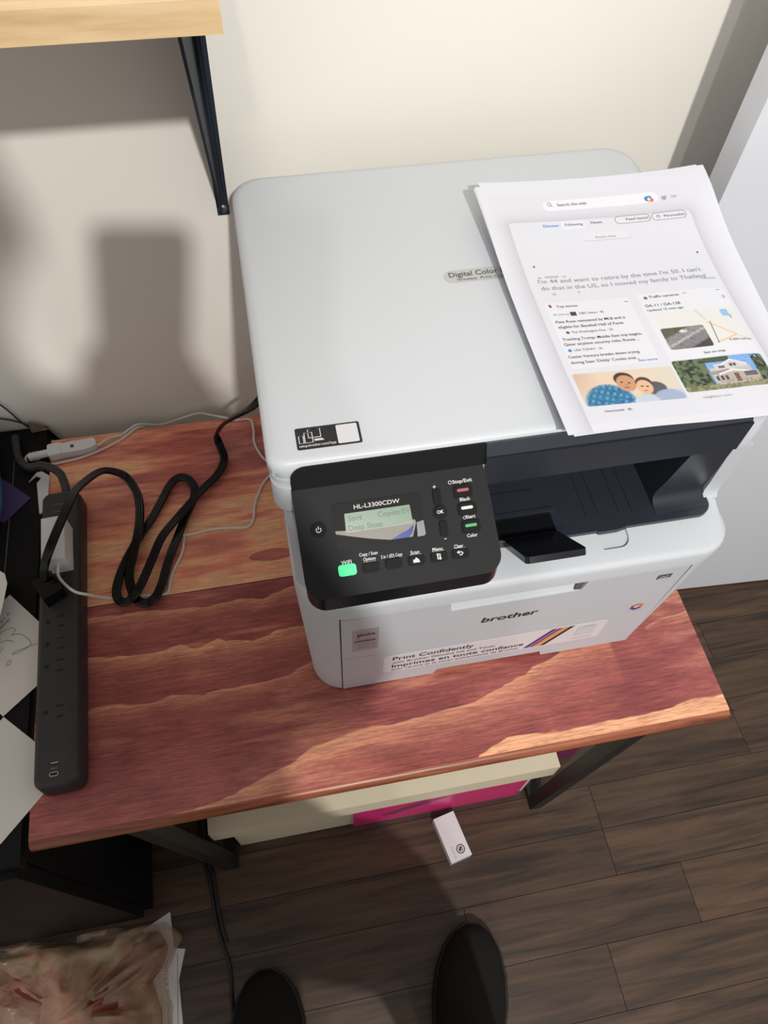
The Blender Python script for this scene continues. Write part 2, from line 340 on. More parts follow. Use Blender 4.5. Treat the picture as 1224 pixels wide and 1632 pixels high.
fc = obj('front_cover', plate(ff, cov, -.004, 0, .0007), MT['white2'], pr)
obj('handle_recess', plate(Fr(ff(0, .1895, -.0006), (1, 0, 0), (0, .0080, .0190), None), [(.1375, 0), (.2735, 0), (.2735, .0200), (.1375, .0200)], -.001, 0), MT['white'], fc)
bmh = BM(); add_poly(bmh, [ff(.2635, .1935, -.0035), ff(.2700, .1935, -.0030), ff(.2722, .2092, -.0070), ff(.2670, .2092, -.0075)], ff.n*.003); obj('handle_catch', bmh, MT['inkm'], fc)
tf = [(.0318, .003), (.1385, .003), (.1425, .0165), (.2675, .0165), (.2715, .003), (.3806, .003), (.3806, .1022), (.0318, .1022)]
tr_ = obj('paper_tray', plate(ff, tf, -.004, 0, .0007), MT['white2'], pr)
# name and stickers on the front
b = BM(); text(b, ff, 'brother', .1755, .1465, width=.0595, height=.0125, bold=.018, vflip=False, h=.0004, slant=.12); obj('maker_name', b, MT['inkd'], fc)
st = obj('silver_sticker', plate(ff, rrect(.0425, .1235, .0690, .1815, .001, 2), 0, .0002), MT['silver'], pr)
b = BM()
text(b, ff, 'this printer uses', .046, .1735, width=.012, h=.0004, vflip=False); text(b, ff, 'genuine', .047, .164, width=.018, height=.008, bold=.03, h=.0004, vflip=False)
text(b, ff, 'encre et toner', .046, .1565, width=.014, h=.0004, vflip=False); text(b, ff, 'authentiques', .0445, .1485, width=.0215, height=.006, bold=.02, h=.0004, vflip=False)
for k in range(3): text(b, ff, 'supplies for best results', .047, .142-.0055*k, width=.019, h=.0004, vflip=False)
obj('sticker_print', b, MT['inkm'], st)
st = obj('banner_sticker', plate(ff, rrect(.0770, .0370, .3330, .0895, .006, 4), 0, .0002), MT['label'], pr)
b = BM()
text(b, ff, 'Print Confidently', .087, .0745, width=.091, height=.0105, bold=.012, h=.0004, vflip=False)
text(b, ff, 'with Brother Genuine Ink and Toner', .087, .0635, width=.118, height=.006, h=.0004, vflip=False)
text(b, ff, 'Imprimez en toute confiance', .087, .0505, width=.153, height=.0095, bold=.014, h=.0004, vflip=False)
text(b, ff, "avec l'encre et le toner authentiques de Brother", .087, .0410, width=.150, height=.0055, h=.0004, vflip=False)
obj('sticker_print', b, MT['inkd'], st)
for k, c in enumerate(('purple', 'magenta', 'yellow', 'kblack')):
    b = BM(); flat(b, ff, [(.2420+.0068*k, .0395), (.2475+.0068*k, .0395), (.2725+.0068*k, .0885), (.2670+.0068*k, .0885)], .0004); obj('stripe', b, MT[c], st)
b = BM(); flat(b, ff, rrect(.2995, .0520, .3225, .0780, .001, 2), .00045); obj('blank_square', b, MT['white'], st)
b = BM(); text(b, ff, 'brother.com/original', .300, .0445, width=.023, h=.0005, vflip=False); text(b, ff, 'scan here', .304, .0805, width=.014, h=.0005, vflip=False); obj('small_print', b, MT['magenta'], st)
st = obj('badge', plate(ff, rrect(.3515, .1865, .3665, .1965, .0008, 2), 0, .0003), MT['inkm'], pr)
b = BM(); line(b, ff, [(.3545, .1905), (.357, .1935), (.3595, .191), (.363, .194)], .001, .0006); flat(b, ff, [(.353, .188), (.365, .188), (.365, .1892), (.353, .1892)], .0006); obj('badge_mark', b, MT['label'], st)
hx = [(math.cos(math.radians(60*k+30)), math.sin(math.radians(60*k+30))) for k in range(6)]
for k, c in enumerate(('orange', 'orange', 'magenta', 'purple', 'purple', 'orange')):
    a, d = hx[k], hx[(k+1) % 6]; b = BM()
    flat(b, ff, [(.3555+.0078*a[0], .1165+.0085*a[1]), (.3555+.0078*d[0], .1165+.0085*d[1]), (.3555+.004*d[0], .1165+.0044*d[1]), (.3555+.004*a[0], .1165+.0044*a[1])], .0004); obj('hexagon_mark', b, MT[c], fc)
b = BM(); text(b, ff, 'colour made simple', .346, .1042, width=.019, h=.0004, vflip=False); obj('hexagon_caption', b, MT['inkg'], fc)
# neck, pillar and scanner
obj('neck', loft([ring(-.0035, .153, .306, .688, .2440, .012, .02), ring(-.0035, .153, .306, .688, .3405, .012, .02)]), MT['white2'], pr)
b = BM(); add_poly(b, [(.3855, y, z) for y, z in [(.3270, .342), (.3345, .275), (.3372, .258), (.3368, .250), (.3345, .2445), (.690, .2445), (.690, .342)]], (.0185, 0, 0)); 
for v in b.verts: v.co.x += max(0, (.342-v.co.z))*(.12 if v.co.x > .39 else .15)
bevel_all(b, .0006, 1); obj('side_pillar', b, MT['white'], pr)
b = BM(); add_poly(b, [(.347, y, z) for y, z in [(.3262, .342), (.3345, .290), (.3395, .265), (.3404, .2590), (.3398, .2545), (.3380, .2512), (.3350, .2488), (.3305, .2474), (.3250, .2468), (.3250, .2460), (.46, .2460), (.46, .342)]], (.0387, 0, 0))
for v in b.verts: v.co.x += max(0, (.342-v.co.z))*.15 if v.co.x > .37 else 0
obj('inner_pillar', b, MT['black'], pr, ang=50)
b = plate(Fr((0, 0, .2405), (1, 0, 0), (0, 1, 0)), [(.1530, .3165), (.2840, .3165), (.2855, .3150), (.3050, .3150), (.3150, .3170), (.3890, .3170)]+circ(.3890, .3320, .0150, 8, -90, 0)[1:]+[(.4040, .62), (.1530, .62)], 0, .0057, .0007, 1)
tf_ = obj('tray_floor', b, MT['black'], pr)
for k, x in enumerate((.279, .291, .312, .325)):
    obj('rib', box(x, .332, .2460, x+.0022, .58, .2472, .0005, 1), MT['black'], tf_)
obj('tray_wall', box(.1500, .330, .2440, .1545, .62, .3410), MT['black'], pr); obj('tray_wall', box(.1500, .615, .2440, .395, .62, .3410), MT['black'], pr)
obj('tray_ceiling', box(.1500, .3275, .3395, .384, .62, .3425), MT['black'], pr)
obj('scanner_base', loft([ring(-.0105, .4065, .3265, .691, .3420, .014, .028), ring(-.0115, .4075, .3255, .692, .3430, .014, .028), ring(-.0115, .4075, .3255, .692, .3640, .014, .028), ring(-.0115, .4075, .3275, .692, .3712, .014, .028), ring(-.0105, .4065, .3285, .691, .3718, .014, .028)]), MT['white'], pr)
obj('scanner_rim', loft([ring(-.0095, .4055, .3312, .690, .3716, .014, .028), ring(-.0095, .4055, .3312, .690, .3728, .014, .028), ring(-.0115, .4075, .3302, .692, .3730, .014, .028), ring(-.0115, .4075, .3302, .692, .3785, .014, .028)]), MT['white'], pr)
lid = obj('lid', loft([ring(-.0110, .4070, .3325, .692, .3788, .014, .030), ring(-.0125, .4085, .3318, .6935, .3800, .014, .030), ring(-.0125, .4085, .3335, .6935, .3880, .014, .030),
    ring(-.0115, .4075, .3345, .6925, .3912, .014, .029), ring(-.0090, .4050, .3364, .690, .3932, .013, .027), ring(-.0040, .4000, .3400, .685, .3940, .011, .024)]), MT['white'], pr, ang=60)
bf = Fr((0, .3255, .3790), (1, 0, 0), (0, .0062, .0120)); 
if bf.n.y > 0: bf.n = -bf.n
obj('lid_front_strip', plate(bf, rrect(.1575, .0010, .3845, .0128, (0, 0, .0105, 0), 6), -.003, .0006, .0004, 1), MT['black'], pr)
b = box(.1575, .3243, .3425, .3862, .3275, .3782, .0005, 1); obj('front_strip', b, MT['black'], pr)
# nameplate and setup label on the lid
lf = Fr((0, 0, .3940), (1, 0, 0), (0, -1, 0), (0, 0, 1))
pn = obj('nameplate', plate(lf, rrect(.1665, -.5255, .262, -.5085, .0085, 8), 0, .0003), MT['pill'], lid)
b = BM(); text(b, lf, 'Digital Color Printer', .1715, -.5165, width=.073, height=.0062, bold=.012, h=.0005); text(b, lf, 'Wireless  Print, Copy, Scan', .1775, -.5108, width=.058, height=.0034, h=.0005); obj('nameplate_print', b, MT['inkm'], pn)
sk = obj('setup_sticker', plate(lf, rrect(.0122, -.3665, .0625, -.3455, .0016, 4), 0, .0002), MT['inkd'], lid)
b = BM()
def dev(x0, y0, x1, y1, t): line(b, lf, [(x0, y0), (x1, y0), (x1, y1), (x0, y1), (x0, y0), (x1, y0)], t, .0004)
dev(.0145, -.3585, .0180, -.3515, .0007); dev(.0190, -.3612, .0250, -.3515, .0008); dev(.0220, -.3640, .0315, -.3560, .0009)
flat(b, lf, [(.0262, -.3545), (.0325, -.3545), (.0338, -.3525), (.0262, -.3525)], .0004)
text(b, lf, 'setup.brother.com/?app', .0140, -.3478, width=.0285, height=.0024, bold=.012, h=.0004)
flat(b, lf, rrect(.0440, -.3650, .0605, -.3470, .001, 3), .0004); obj('sticker_print', b, MT['label'], sk)
# control panel
hf = Fr((.003, .3270, .3695), (1, 0, 0), (0, .0062, .0200))
if hf.n.y > 0: hf.n = -hf.n
obj('panel_top_strip', plate(hf, rrect(.0005, 0, .1545, .0208, (0, 0, .001, .012), 6), -.004, .0008, .0005, 1), MT['panel'], pr)
pf = Fr((.003, .330, .372), (1, 0, 0), (0, -.077, -.052), (0, -.55966, .82872))
k = .001
pg = [(0, 2*k), (.1530, 2*k), (.1558, .030), (.1585, .0760)]+circ(.1440, .0765, .0145, 8, 0, 90)[1:]+circ(.0160, .0765, .0155, 8, 90, 180)
pan = obj('control_panel', plate(pf, pg, -.0045, 0, .0012, 3), MT['panel'], pr)
b = BM(); add_poly(b, [pf(u*.994+.0005, v if v < .05 else v-.0003, -.0016) for u, v in pg], (0, -.0012, -.0185)); bevel_all(b, .0012, 2, 60); obj('panel_underside', b, MT['blackg'], pr)
win = obj('screen_window', plate(pf, rrect(29*k, 19*k, 100.2*k, 54*k, .0035, 5), 0, .0007, .0002, 1), MT['glass'], pan)
b = BM(); flat(b, pf, [(38.2*k, 27.6*k), (90*k, 27.6*k), (91*k, 42.6*k), (37.6*k, 42.6*k)], .0009); obj('lcd', b, MT['lcd'], win)
b = BM(); text(b, pf, 'Sort', .0405, .0338, width=.011, height=.0042, h=.0011); text(b, pf, 'Copies:01', .0640, .0338, width=.0245, height=.0042, h=.0011); text(b, pf, 'Deep Sleep', .0400, .0412, width=.0270, height=.0042, h=.0011); obj('lcd_print', b, MT['lcdink'], win)
b = BM(); text(b, pf, 'HL-L3300CDW', .0462, .0250, width=.0365, height=.0034, bold=.012, h=.0010); obj('model_print', b, MT['ink'], win)
b = BM(); flat(b, pf, [(v*k, w*k) for v, w in [(29.3, 40), (45, 41.5), (60.6, 41.8), (75.1, 41.1), (92.4, 39.6), (93.4, 41.8), (89.3, 53), (70.9, 52.8), (55.6, 49.6), (44.3, 46.6), (29.4, 42.4)]], .0014); obj('protective_film_glare', b, MT['film'], pan)  # white glare on the clear protective film, painted as a translucent patch
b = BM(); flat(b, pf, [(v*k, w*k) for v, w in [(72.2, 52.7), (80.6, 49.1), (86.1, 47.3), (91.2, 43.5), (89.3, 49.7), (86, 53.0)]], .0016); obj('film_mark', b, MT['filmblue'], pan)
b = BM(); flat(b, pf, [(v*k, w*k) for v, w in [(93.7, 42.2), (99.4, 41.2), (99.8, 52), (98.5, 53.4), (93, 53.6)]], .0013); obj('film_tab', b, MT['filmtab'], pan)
def button(poly, m, lab=None, h=.0014):
    rim = BM(); cx = sum(p[0] for p in poly)/len(poly); cy = sum(p[1] for p in poly)/len(poly)
    join(rim, plate(pf, [(cx+(u-cx)*1.16+math.copysign(.0003, u-cx), cy+(v-cy)*1.16+math.copysign(.0003, v-cy)) for u, v in poly], 0, .0002))
    join(rim, plate(pf, poly, 0, h, .0005, 2))
    o = obj('button', rim, m, pan)
    if lab: o['label'] = lab
    return o
def rb(cx, cy, w, h, r=.0018): return rrect((cx-w/2)*k, (cy-h/2)*k, (cx+w/2)*k, (cy+h/2)*k, r, 4)
ic = BM(); lt_ = BM()
button(circ(16.7*k, 36.8*k, 5.2*k, 20)[:-1], MT['button'], 'round power button')
line(ic, pf, circ(16.7*k, 37.1*k, 1.9*k, 14, -50, 230), .0006, .0018); line(ic, pf, [(16.7*k, 34.4*k), (16.7*k, 37*k)], .0006, .0018)
button(rb(112.6, 24.4, 5.6, 11.0), MT['button']); button(rb(114.6, 50.0, 5.6, 11.0), MT['button'])
button(circ(113.6*k, 36.8*k, 4.9*k, 20)[:-1], MT['button'], 'round OK button'); text(ic, pf, 'OK', 113.6*k, 38*k, width=.0055, align='C', bold=.03, h=.0018)
for cx, cy, m, nm in ((133.9, 22.9, 'barred', 'stop button with red bar'), (135.4, 37.2, 'barwhite', 'black copy button with white bar'), (136.7, 51.5, 'bargreen', 'start button with green bar')):
    o = button(rb(cx, cy, 13.4, 9.2, .0026), MT['button'], nm); b = BM(); join(b, plate(pf, rb(cx, cy-.8, 9.6, 2.4, .0011), .0014, .0019)); obj('colour_bar', b, MT[m], o)
button(rb(34.6, 71.4, 11.6, 7.2, .002), MT['green'], 'green lit WiFi button', .0012)
for cx in (53.1, 71.2, 89.4, 107.7, 125.2): button(rb(cx, 71.6, 11.6, 7.0, .002), MT['button'])
wf = BM()
for r in (1.0, 1.9, 2.8): line(wf, pf, circ(35.5*k, 72.6*k, r*k, 8, 225, 315), .0004, .0015)
obj('wifi_mark', wf, MT['inkg'], pan)
flat(ic, pf, [(86.8*k, 71*k), (88.4*k, 71*k), (89.2*k, 69.4*k), (91.4*k, 71.2*k), (92.2*k, 73.6*k), (86.8*k, 73.6*k)], .0018)
for dx in (-.9, .9):
    line(ic, pf, [((107.7+dx)*k, 69.4*k), ((107.7+dx)*k, 73.8*k)], .0010, .0018)
flat(ic, pf, circ(106.8*k, 69.8*k, .9*k, 8)[:-1], .0019); flat(ic, pf, circ(108.6*k, 73.2*k, 1.0*k, 8)[:-1], .0019)
line(ic, pf, [(122.9*k, 70.6*k), (126.2*k, 70.6*k), (127.3*k, 71.6*k), (126.2*k, 72.8*k), (124.4*k, 72.8*k)], .0009, .0018); flat(ic, pf, [(122.2*k, 70.6*k), (124.2*k, 69.2*k), (124.2*k, 72*k)], .0019)
obj('button_icons', ic, MT['icon'], pan)
def T(s, u, v, w, hh=.0028, al='C', bd=.02): text(lt_, pf, s, u*k, v*k, width=w*k, height=hh, align=al, bold=bd, h=.0003)
T('Stop/Exit', 134.6, 16.2, 16.0); line(lt_, pf, circ(124.6*k, 14.9*k, 1.3*k, 10), .0005, .0003); T('Black', 135.0, 30.8, 8.6); T('Start', 137.6, 45.2, 7.8); line(lt_, pf, [(131.4*k, 44.2*k), (132.7*k, 42.7*k), (134*k, 44.2*k), (132.7*k, 45.6*k), (131.4*k, 44.2*k)], .0004, .0003)
T('Color', 137.0, 60.2, 8.6); T('WiFi', 34.6, 66.8, 8.4, .0032); T('Copy / Scan', 52.6, 62.4, 14.6, .0026); T('Options', 52.8, 66.4, 9.8, .0026); T('2 in 1 (ID) Copy', 70.6, 66.6, 17.2, .0026); T('Scan', 89.2, 66.8, 7.2); T('Menu', 107.5, 67.0, 8.2); T('Clear', 124.8, 67.2, 7.4)
line(lt_, pf, [(110.4*k, 16.6*k), (113*k, 16.6*k)], .0006, .0003); line(lt_, pf, [(111.7*k, 15.3*k), (111.7*k, 17.9*k)], .0006, .0003); line(lt_, pf, [(114*k, 58.6*k), (116*k, 58.6*k)], .0006, .0003)
for cx in (52.6, 89.4, 107.7, 125): line(lt_, pf, [((cx-5)*k, 67.4*k), ((cx+5.4)*k, 67.4*k)], .0002, .0003)
obj('panel_lettering', lt_, MT['ink'], pan)
# the paper support and its open stop flap
b = plate(Fr((0, 0, .2462), (1, 0, 0), (0, 1, 0)), rrect(.1565, .3440, .2515, .3835, (0, .002, .008, 0), 5), 0, .0058, .0010, 2)
ps = obj('paper_support', b, MT['black'], pr)
obj('support_plate', plate(Fr((0, 0, .2520), (1, 0, 0), (0, 1, 0)), rrect(.1565, .3475, .2330, .3690, (0, .001, .001, 0), 3), 0, .0012, .0004, 1), MT['black'], ps)
obj('support_arm', box(.1590, .3160, .2462, .2440, .3440, .2505, .0012, 2), MT['blackg'], ps)
obj('ridge', box(.1565, .3425, .2500, .2475, .3462, .2535, .0012, 3), MT['black'], ps)
fr_ = Fr((.1893, .3170, .2560), (1, 0, 0), (0, -.0455, .0470)); 
if fr_.n.z < 0: fr_.n = -fr_.n
fl_ = obj('stop_flap', plate(fr_, rrect(0, 0, .0545, .0640, (.001, .001, .004, .004), 4), -.0060, 0, .0011, 2), MT['blackg'], pr)
obj('flap_hinge', tube([(.1850, .3172, .2528), (.2440, .3172, .2528)], .0022, 10, 1), MT['black'], fl_)

# ------------------------------------------------------------------ printed sheets on the lid
PW, PH = .229, .296
def zf(u, y):
    zl = np.interp(y, [.31, .40, .50, .61], [.409, .4045, .407, .4225]); zr = np.interp(y, [.31, .42, .54, .60], [.382, .388, .402, .421]); zm = np.interp(y, [.31, .36, .5, .61], [.401, .3965, .3975, .418]); a = .5
    return zl*(u-a)*(u-1)/a+zm*u*(u-1)/(a*(a-1))+zr*u*(u-a)/(1-a)
YS = np.linspace(.30, .62, 200); 
def smooth_z(u, y):
    s = 0
    for d in (-.03, -.015, 0, .015, .03): s += zf(u, y+d)
    return s/5
def PP(u, v, dz=0.0): 
    y = .6065-.290*v+.002*(u-.5); x = .2145+PW*u
    low = float(np.interp(x, [.385, .398, .412, .43, .46], [.3962, .3956, .3936, .3890, .379])); q_ = (float(smooth_z(u, y))-low)/.0025
    return Vector((x, y, low+.0025*(math.log1p(math.exp(q_)) if q_ < 30 else q_)+dz))
def sheet_obj(name, m, dx, dy, rot, dz, nu=26, nv=34):
    bm = BM(); g = []
    for j in range(nv+1):
        r = []
        for i in range(nu+1):
            u, v = i/nu, j/nv; uu = u+(dx+rot*(v-.5))/PW; vv = v+(dy-rot*(u-.5))/PH
            r.append(bm.verts.new(PP(uu, vv, dz)))
        g.append(r)
    for j in range(nv):
        for i in range(nu): bm.faces.new((g[j][i], g[j+1][i], g[j+1][i+1], g[j][i+1]))
    return obj(name, bm, m, None, (.328, .4615, .396))
# the printed page (colour image), 1000 x 1294
pw, ph = 1000, 1294
U = (np.arange(pw)+.5)/pw; V = (np.arange(ph)+.5)/ph; UU, VV = np.meshgrid(U, V)
pg_ = np.ones((ph, pw, 3))*np.array([.885, .893, .935])
def sd(u0, v0, u1, v1, r=.012):   # signed distance to a rounded rectangle (in widths)
    a = 1.294; x = np.abs(UU-(u0+u1)/2)-(u1-u0)/2+r; y = (np.abs(VV-(v0+v1)/2)-(v1-v0)/2)*a+r
    return np.hypot(np.maximum(x, 0), np.maximum(y, 0))+np.minimum(np.maximum(x, y), 0)-r
def fill(mask, c): 
    mm = np.clip(mask, 0, 1)[..., None]; pg_[:] = pg_*(1-mm)+np.array(c)/255.*mm
def rr(u0, v0, u1, v1, c, r=.012): fill(np.clip(.5-sd(u0, v0, u1, v1, r)*pw, 0, 1), c)
inside = np.clip(.5-sd(.035, .05, .965, 1.0, .01)*60, 0, 1)
glow = np.exp(-np.clip(sd(.09, .165, .885, 1.02, .02), 0, 9)/.035)
fill(inside*.35, (222, 220, 228)); fill(glow*.55*(sd(.09, .165, .885, 1.02, .02) > 0), (176, 174, 184))
rr(.262, .078, .770, .120, (234, 236, 245), .025)
rr(.09, .163, .882, .972, (220, 222, 231), .014)
rr(.22, .168, .415, .199, (226, 229, 240), .008); rr(.225, .170, .312, .197, (214, 222, 242), .008)
for u0, u1 in ((.548, .706), (.712, .866)):
    rr(u0, .162, u1, .192, (92, 92, 98), .02); rr(u0+.0018, .1634, u1-.0018, .1906, (222, 224, 232), .019)
rr(.385, .228, .592, .2515, (196, 196, 200), .012); rr(.386, .222, .591, .249, (222, 224, 232), .012)
rr(.118, .498, .462, .766, (226, 228, 236), .01); rr(.500, .490, .868, .766, (226, 228, 236), .01)
# map and road picture
rr(.526, .575, .866, .716, (226, 226, 224), .006)
def seg(u0, v0, u1, v1, w, c):
    d = np.hypot((UU-u0)-(u1-u0)*np.clip(((UU-u0)*(u1-u0)+(VV-v0)*(v1-v0))/((u1-u0)**2+(v1-v0)**2), 0, 1), ((VV-v0)-(v1-v0)*np.clip(((UU-u0)*(u1-u0)+(VV-v0)*(v1-v0))/((u1-u0)**2+(v1-v0)**2), 0, 1))*1.29)
    fill(np.clip((w-d)*pw+.5, 0, 1), c)
seg(.70, .577, .722, .62, .002, (190, 190, 190)); seg(.722, .632, .815, .690, .0028, (232, 190, 140)); seg(.815, .690, .72, .716, .0028, (232, 190, 140)); seg(.815, .69, .866, .716, .002, (206, 206, 206)); seg(.735, .63, .725, .716, .002, (120, 118, 120))
rr(.800, .584, .832, .612, (150, 190, 228), .004); rr(.826, .605, .838, .622, (150, 190, 228), .004)
rmask = np.clip(.5-sd(.524, .640, .700, .726, .010)*pw, 0, 1); nz = vnoise(ph, pw, 160, 160)
fill(rmask, (92, 92, 70)); rd = (VV-.640)/.086+(UU-.524)/.176*.75
fill(rmask*np.clip((rd-.45)*12, 0, 1), (146, 142, 146)); fill(rmask*np.clip((rd-.80)*14, 0, 1)*.9, (190, 186, 188)); fill(rmask*np.clip((rd-.9)*14, 0, 1), (132, 128, 134)); fill(rmask*np.clip((rd-1.32)*12, 0, 1), (72, 66, 64))
fill(rmask*(np.hypot((UU-.612)/.017, (VV-.657)/.0065) < 1), (226, 226, 226)); fill(rmask*(nz > .66)*.2, (40, 40, 36))
# photo of two people leaning together, in flat shapes
m1 = np.clip(.5-sd(.107, .786, .490, .910, .010)*pw, 0, 1); a = (UU-.107)/.383; b_ = (VV-.786)/.124
fill(m1, (226, 206, 186)); fill(m1*np.clip((a-.62)*3, 0, 1), (218, 210, 196)); fill(m1*np.clip(.25-a, 0, 1)*2*np.clip(1-b_, 0, 1), (190, 150, 130))
def ell_(cx, cy, rx, ry, c, soft=.15): fill(m1*np.clip((1-np.hypot((a-cx)/rx, (b_-cy)/ry))/soft, 0, 1), c)
ell_(.80, .98, .30, .34, (190, 200, 214)); ell_(.74, .62, .12, .22, (86, 88, 96)); ell_(.84, .92, .16, .26, (160, 176, 204))
ell_(.26, .98, .26, .62, (52, 120, 166)); chk = ((np.sin(a*95+b_*22) > .1) & (np.sin(b_*34-a*30) > -.2)); inb = np.hypot((a-.26)/.26, (b_-.98)/.62) < .95
fill(m1*inb*chk*.55, (120, 190, 216)); fill(m1*inb*(nz > .7)*.4, (24, 70, 110))
ell_(.475, .27, .105, .22, (58, 44, 38)); ell_(.482, .40, .104, .27, (205, 152, 118)); ell_(.650, .44, .088, .20, (70, 56, 50)); ell_(.642, .56, .086, .24, (228, 184, 148))
for ex, ey in ((.44, .36), (.51, .40), (.62, .53), (.67, .55)): ell_(ex, ey, .016, .022, (90, 60, 50))
ell_(.47, .53, .035, .025, (168, 106, 86)); ell_(.635, .67, .028, .022, (196, 128, 108)); ell_(.48, .45, .012, .04, (180, 126, 96))
ell_(.60, 1.0, .14, .22, (196, 206, 216))
# photo of a pale two-storey house
m2 = np.clip(.5-sd(.500, .770, .862, .890, .010)*pw, 0, 1); a = (UU-.500)/.362; b_ = (VV-.770)/.120
fill(m2, (120, 168, 226)); fill(m2*(nz > .5)*(b_ < .35)*.25, (170, 200, 236))
def q(cond, c, k_=1.0): fill(m2*cond*k_, c)
tree = vnoise(ph, pw, 120, 90)
q((a < .34) | ((a > .86) & (b_ > .10)) | ((b_ < .16) & (a < .62)), (72, 84, 62)); q(((a < .34) | (a > .86)) & (tree > .55), (104, 118, 84)); q(((a < .34) | (a > .86)) & (tree < .3), (40, 48, 40))
q((b_ > .84), (150, 146, 112)); q((b_ > .8) & (tree > .5), (110, 120, 80))
q((a > .36) & (a < .80) & (b_ > .34) & (b_ < .86), (196, 190, 188)); q((a > .40) & (a < .86) & (b_ > .52) & (b_ < .84), (182, 172, 164))
q((a > .42) & (a < .62) & (b_ > .22) & (b_ < .46), (206, 206, 212)); q((np.abs(a-.62)*1.15+.10 < b_) & (b_ < np.abs(a-.62)*1.15+.155) & (np.abs(a-.62) < .16), (226, 226, 228)); q((b_ > np.abs(a-.62)*1.15+.155) & (b_ < .38) & (np.abs(a-.62) < .15), (206, 206, 212))
q((a > .33) & (a < .56) & (b_ > .40+(.56-a)*.25) & (b_ < .50+(.56-a)*.25), (160, 148, 142)); q((b_ > np.abs(a-.60)*.6+.42) & (b_ < np.abs(a-.60)*.6+.475) & (np.abs(a-.60) < .17), (228, 226, 224))
for x0 in (.38, .43, .48): q((a > x0) & (a < x0+.03) & (b_ > .60) & (b_ < .74), (78, 74, 72))
q((a > .585) & (a < .635) & (b_ > .56) & (b_ < .82), (122, 84, 72)); q((a > .70) & (a < .84) & (b_ > .54) & (b_ < .68), (96, 98, 100)); q((np.abs(a-.605) < .016) & (b_ > .24) & (b_ < .34), (90, 92, 98)); q((np.abs(a-.645) < .016) & (b_ > .24) & (b_ < .34), (90, 92, 98)); q((a > .46) & (a < .53) & (b_ > .29) & (b_ < .37), (110, 112, 118))
q((a > .34) & (b_ > .74) & (nz > .55), (140, 132, 116), .6)
# small coloured icons
for u0, v0, r, c in ((.722, .104, .014, (70, 130, 206)), (.732, .100, .010, (66, 170, 190)), (.736, .110, .011, (220, 110, 130)), (.727, .113, .008, (236, 176, 90)), (.727, .1055, .006, (250, 250, 250)), (.793, .108, .011, (150, 170, 216)), (.800, .104, .007, (200, 150, 170)), (.137, .510, .006, (190, 90, 80)), (.138, .515, .005, (80, 70, 70)), (.140, .695, .0075, (70, 140, 196)), (.162, .624, .007, (90, 90, 94)), (.532, .508, .008, (110, 110, 112))):
    fill(np.hypot(UU-u0, (VV-v0)*1.294) < r, c)
rr(.204, .541, .228, .557, (60, 60, 64), .002)
page = image_mat('printed_page', pg_, .55)
plain = mat('plain_paper', (226, 229, 240), .6)
s3 = sheet_obj('paper_sheet', plain, .0035, -.0055, -.004, -.0011); tag(s3, 'lowest blank-edged white sheet of the paper stack on the printer lid', 'paper', 'sheets stacked on the lid')
s2 = sheet_obj('paper_sheet', plain, .0015, -.0015, .006, -.0005); tag(s2, 'middle white sheet showing only its edge within the paper stack on the printer lid', 'paper', 'sheets stacked on the lid')
s1 = sheet_obj('paper_sheet', page, 0, 0, 0, 0); tag(s1, 'top printed sheet with news headlines and colour photos lying on the printer lid', 'paper', 'sheets stacked on the lid')
me = s1.data; uvl = me.uv_layers.new(name='uv'); nu = 26
for lp in me.loops:
    c = me.vertices[lp.vertex_index].co+s1.location; uvl.data[lp.index].uv = ((c.x-.2145)/PW, 1-(.6065+.002*((c.x-.2145)/PW-.5)-c.y)/.290)
f3 = lambda u, v: PP(u, v, .00025)
tx = {'inkg': BM(), 'inkm': BM(), 'inkd': BM(), 'inkb': BM()}
def pt(c, s, u, v, w, h=None, bd=0.0): text(tx[c], None, s, u, v, width=w, height=h, bold=bd, f3=f3)
pt('inkm', 'Search the web', .324, .1035, .128, .0125); pt('inkg', '70°', .825, .112, .030, .010)
line(tx['inkm'], None, circ(.291, .093, .0075, 14), .0016, f3=f3); line(tx['inkm'], None, [(.297, .098), (.303, .1035)], .0016, f3=f3)
pt('inkb', 'Discover', .234, .187, .068, .0105); pt('inkm', 'Following', .328, .186, .076, .0105); pt('inkm', 'News', .441, .184, .049, .0105)
pt('inkm', 'Feed layout', .598, .1815, .100, .0105); pt('inkm', 'Personalize', .766, .1825, .092, .0105)
line(tx['inkm'], None, [(.733, .177), (.741, .171), (.749, .177), (.741, .184), (.733, .177), (.741, .171)], .002, f3=f3)
pt('inkg', 'Recent chats', .440, .242, .088, .0085)
flat(tx['inkd'], None, [(.130, .345), (.139, .3405), (.139, .3495)], f3=f3); flat(tx['inkd'], None, [(.849, .335), (.840, .3305), (.840, .3395)], f3=f3)
pt('inkg', 'INSIDER · 1d', .165, .394, .085, .0085); line(tx['inkm'], None, [(.135, .392), (.150, .392)], .002, f3=f3)
pt('inkg', "I'm 44 and want to retire by the time I'm 50. I can't", .130, .4150, .690, .0165, .004); pt('inkg', 'do that in the US, so I moved my family to Thailand', .131, .4440, .694, .0165, .004)
pt('inkg', 'Following', .800, .451, .060, .0075); pt('inkg', '78', .165, .467, .016, .008); pt('inkg', '1', .275, .464, .005, .008)
pt('inkd', 'Top stories', .162, .5205, .084, .0100); pt('inkg', 'Breaking', .137, .5525, .060, .0075); pt('inkm', 'NBC News · 4h', .240, .5535, .098, .0085)
pt('inkd', 'Pete Rose reinstated by MLB and is', .133, .5845, .279, .0105, .004); pt('inkd', 'eligible for Baseball Hall of Fame', .134, .6060, .260, .0105, .004)
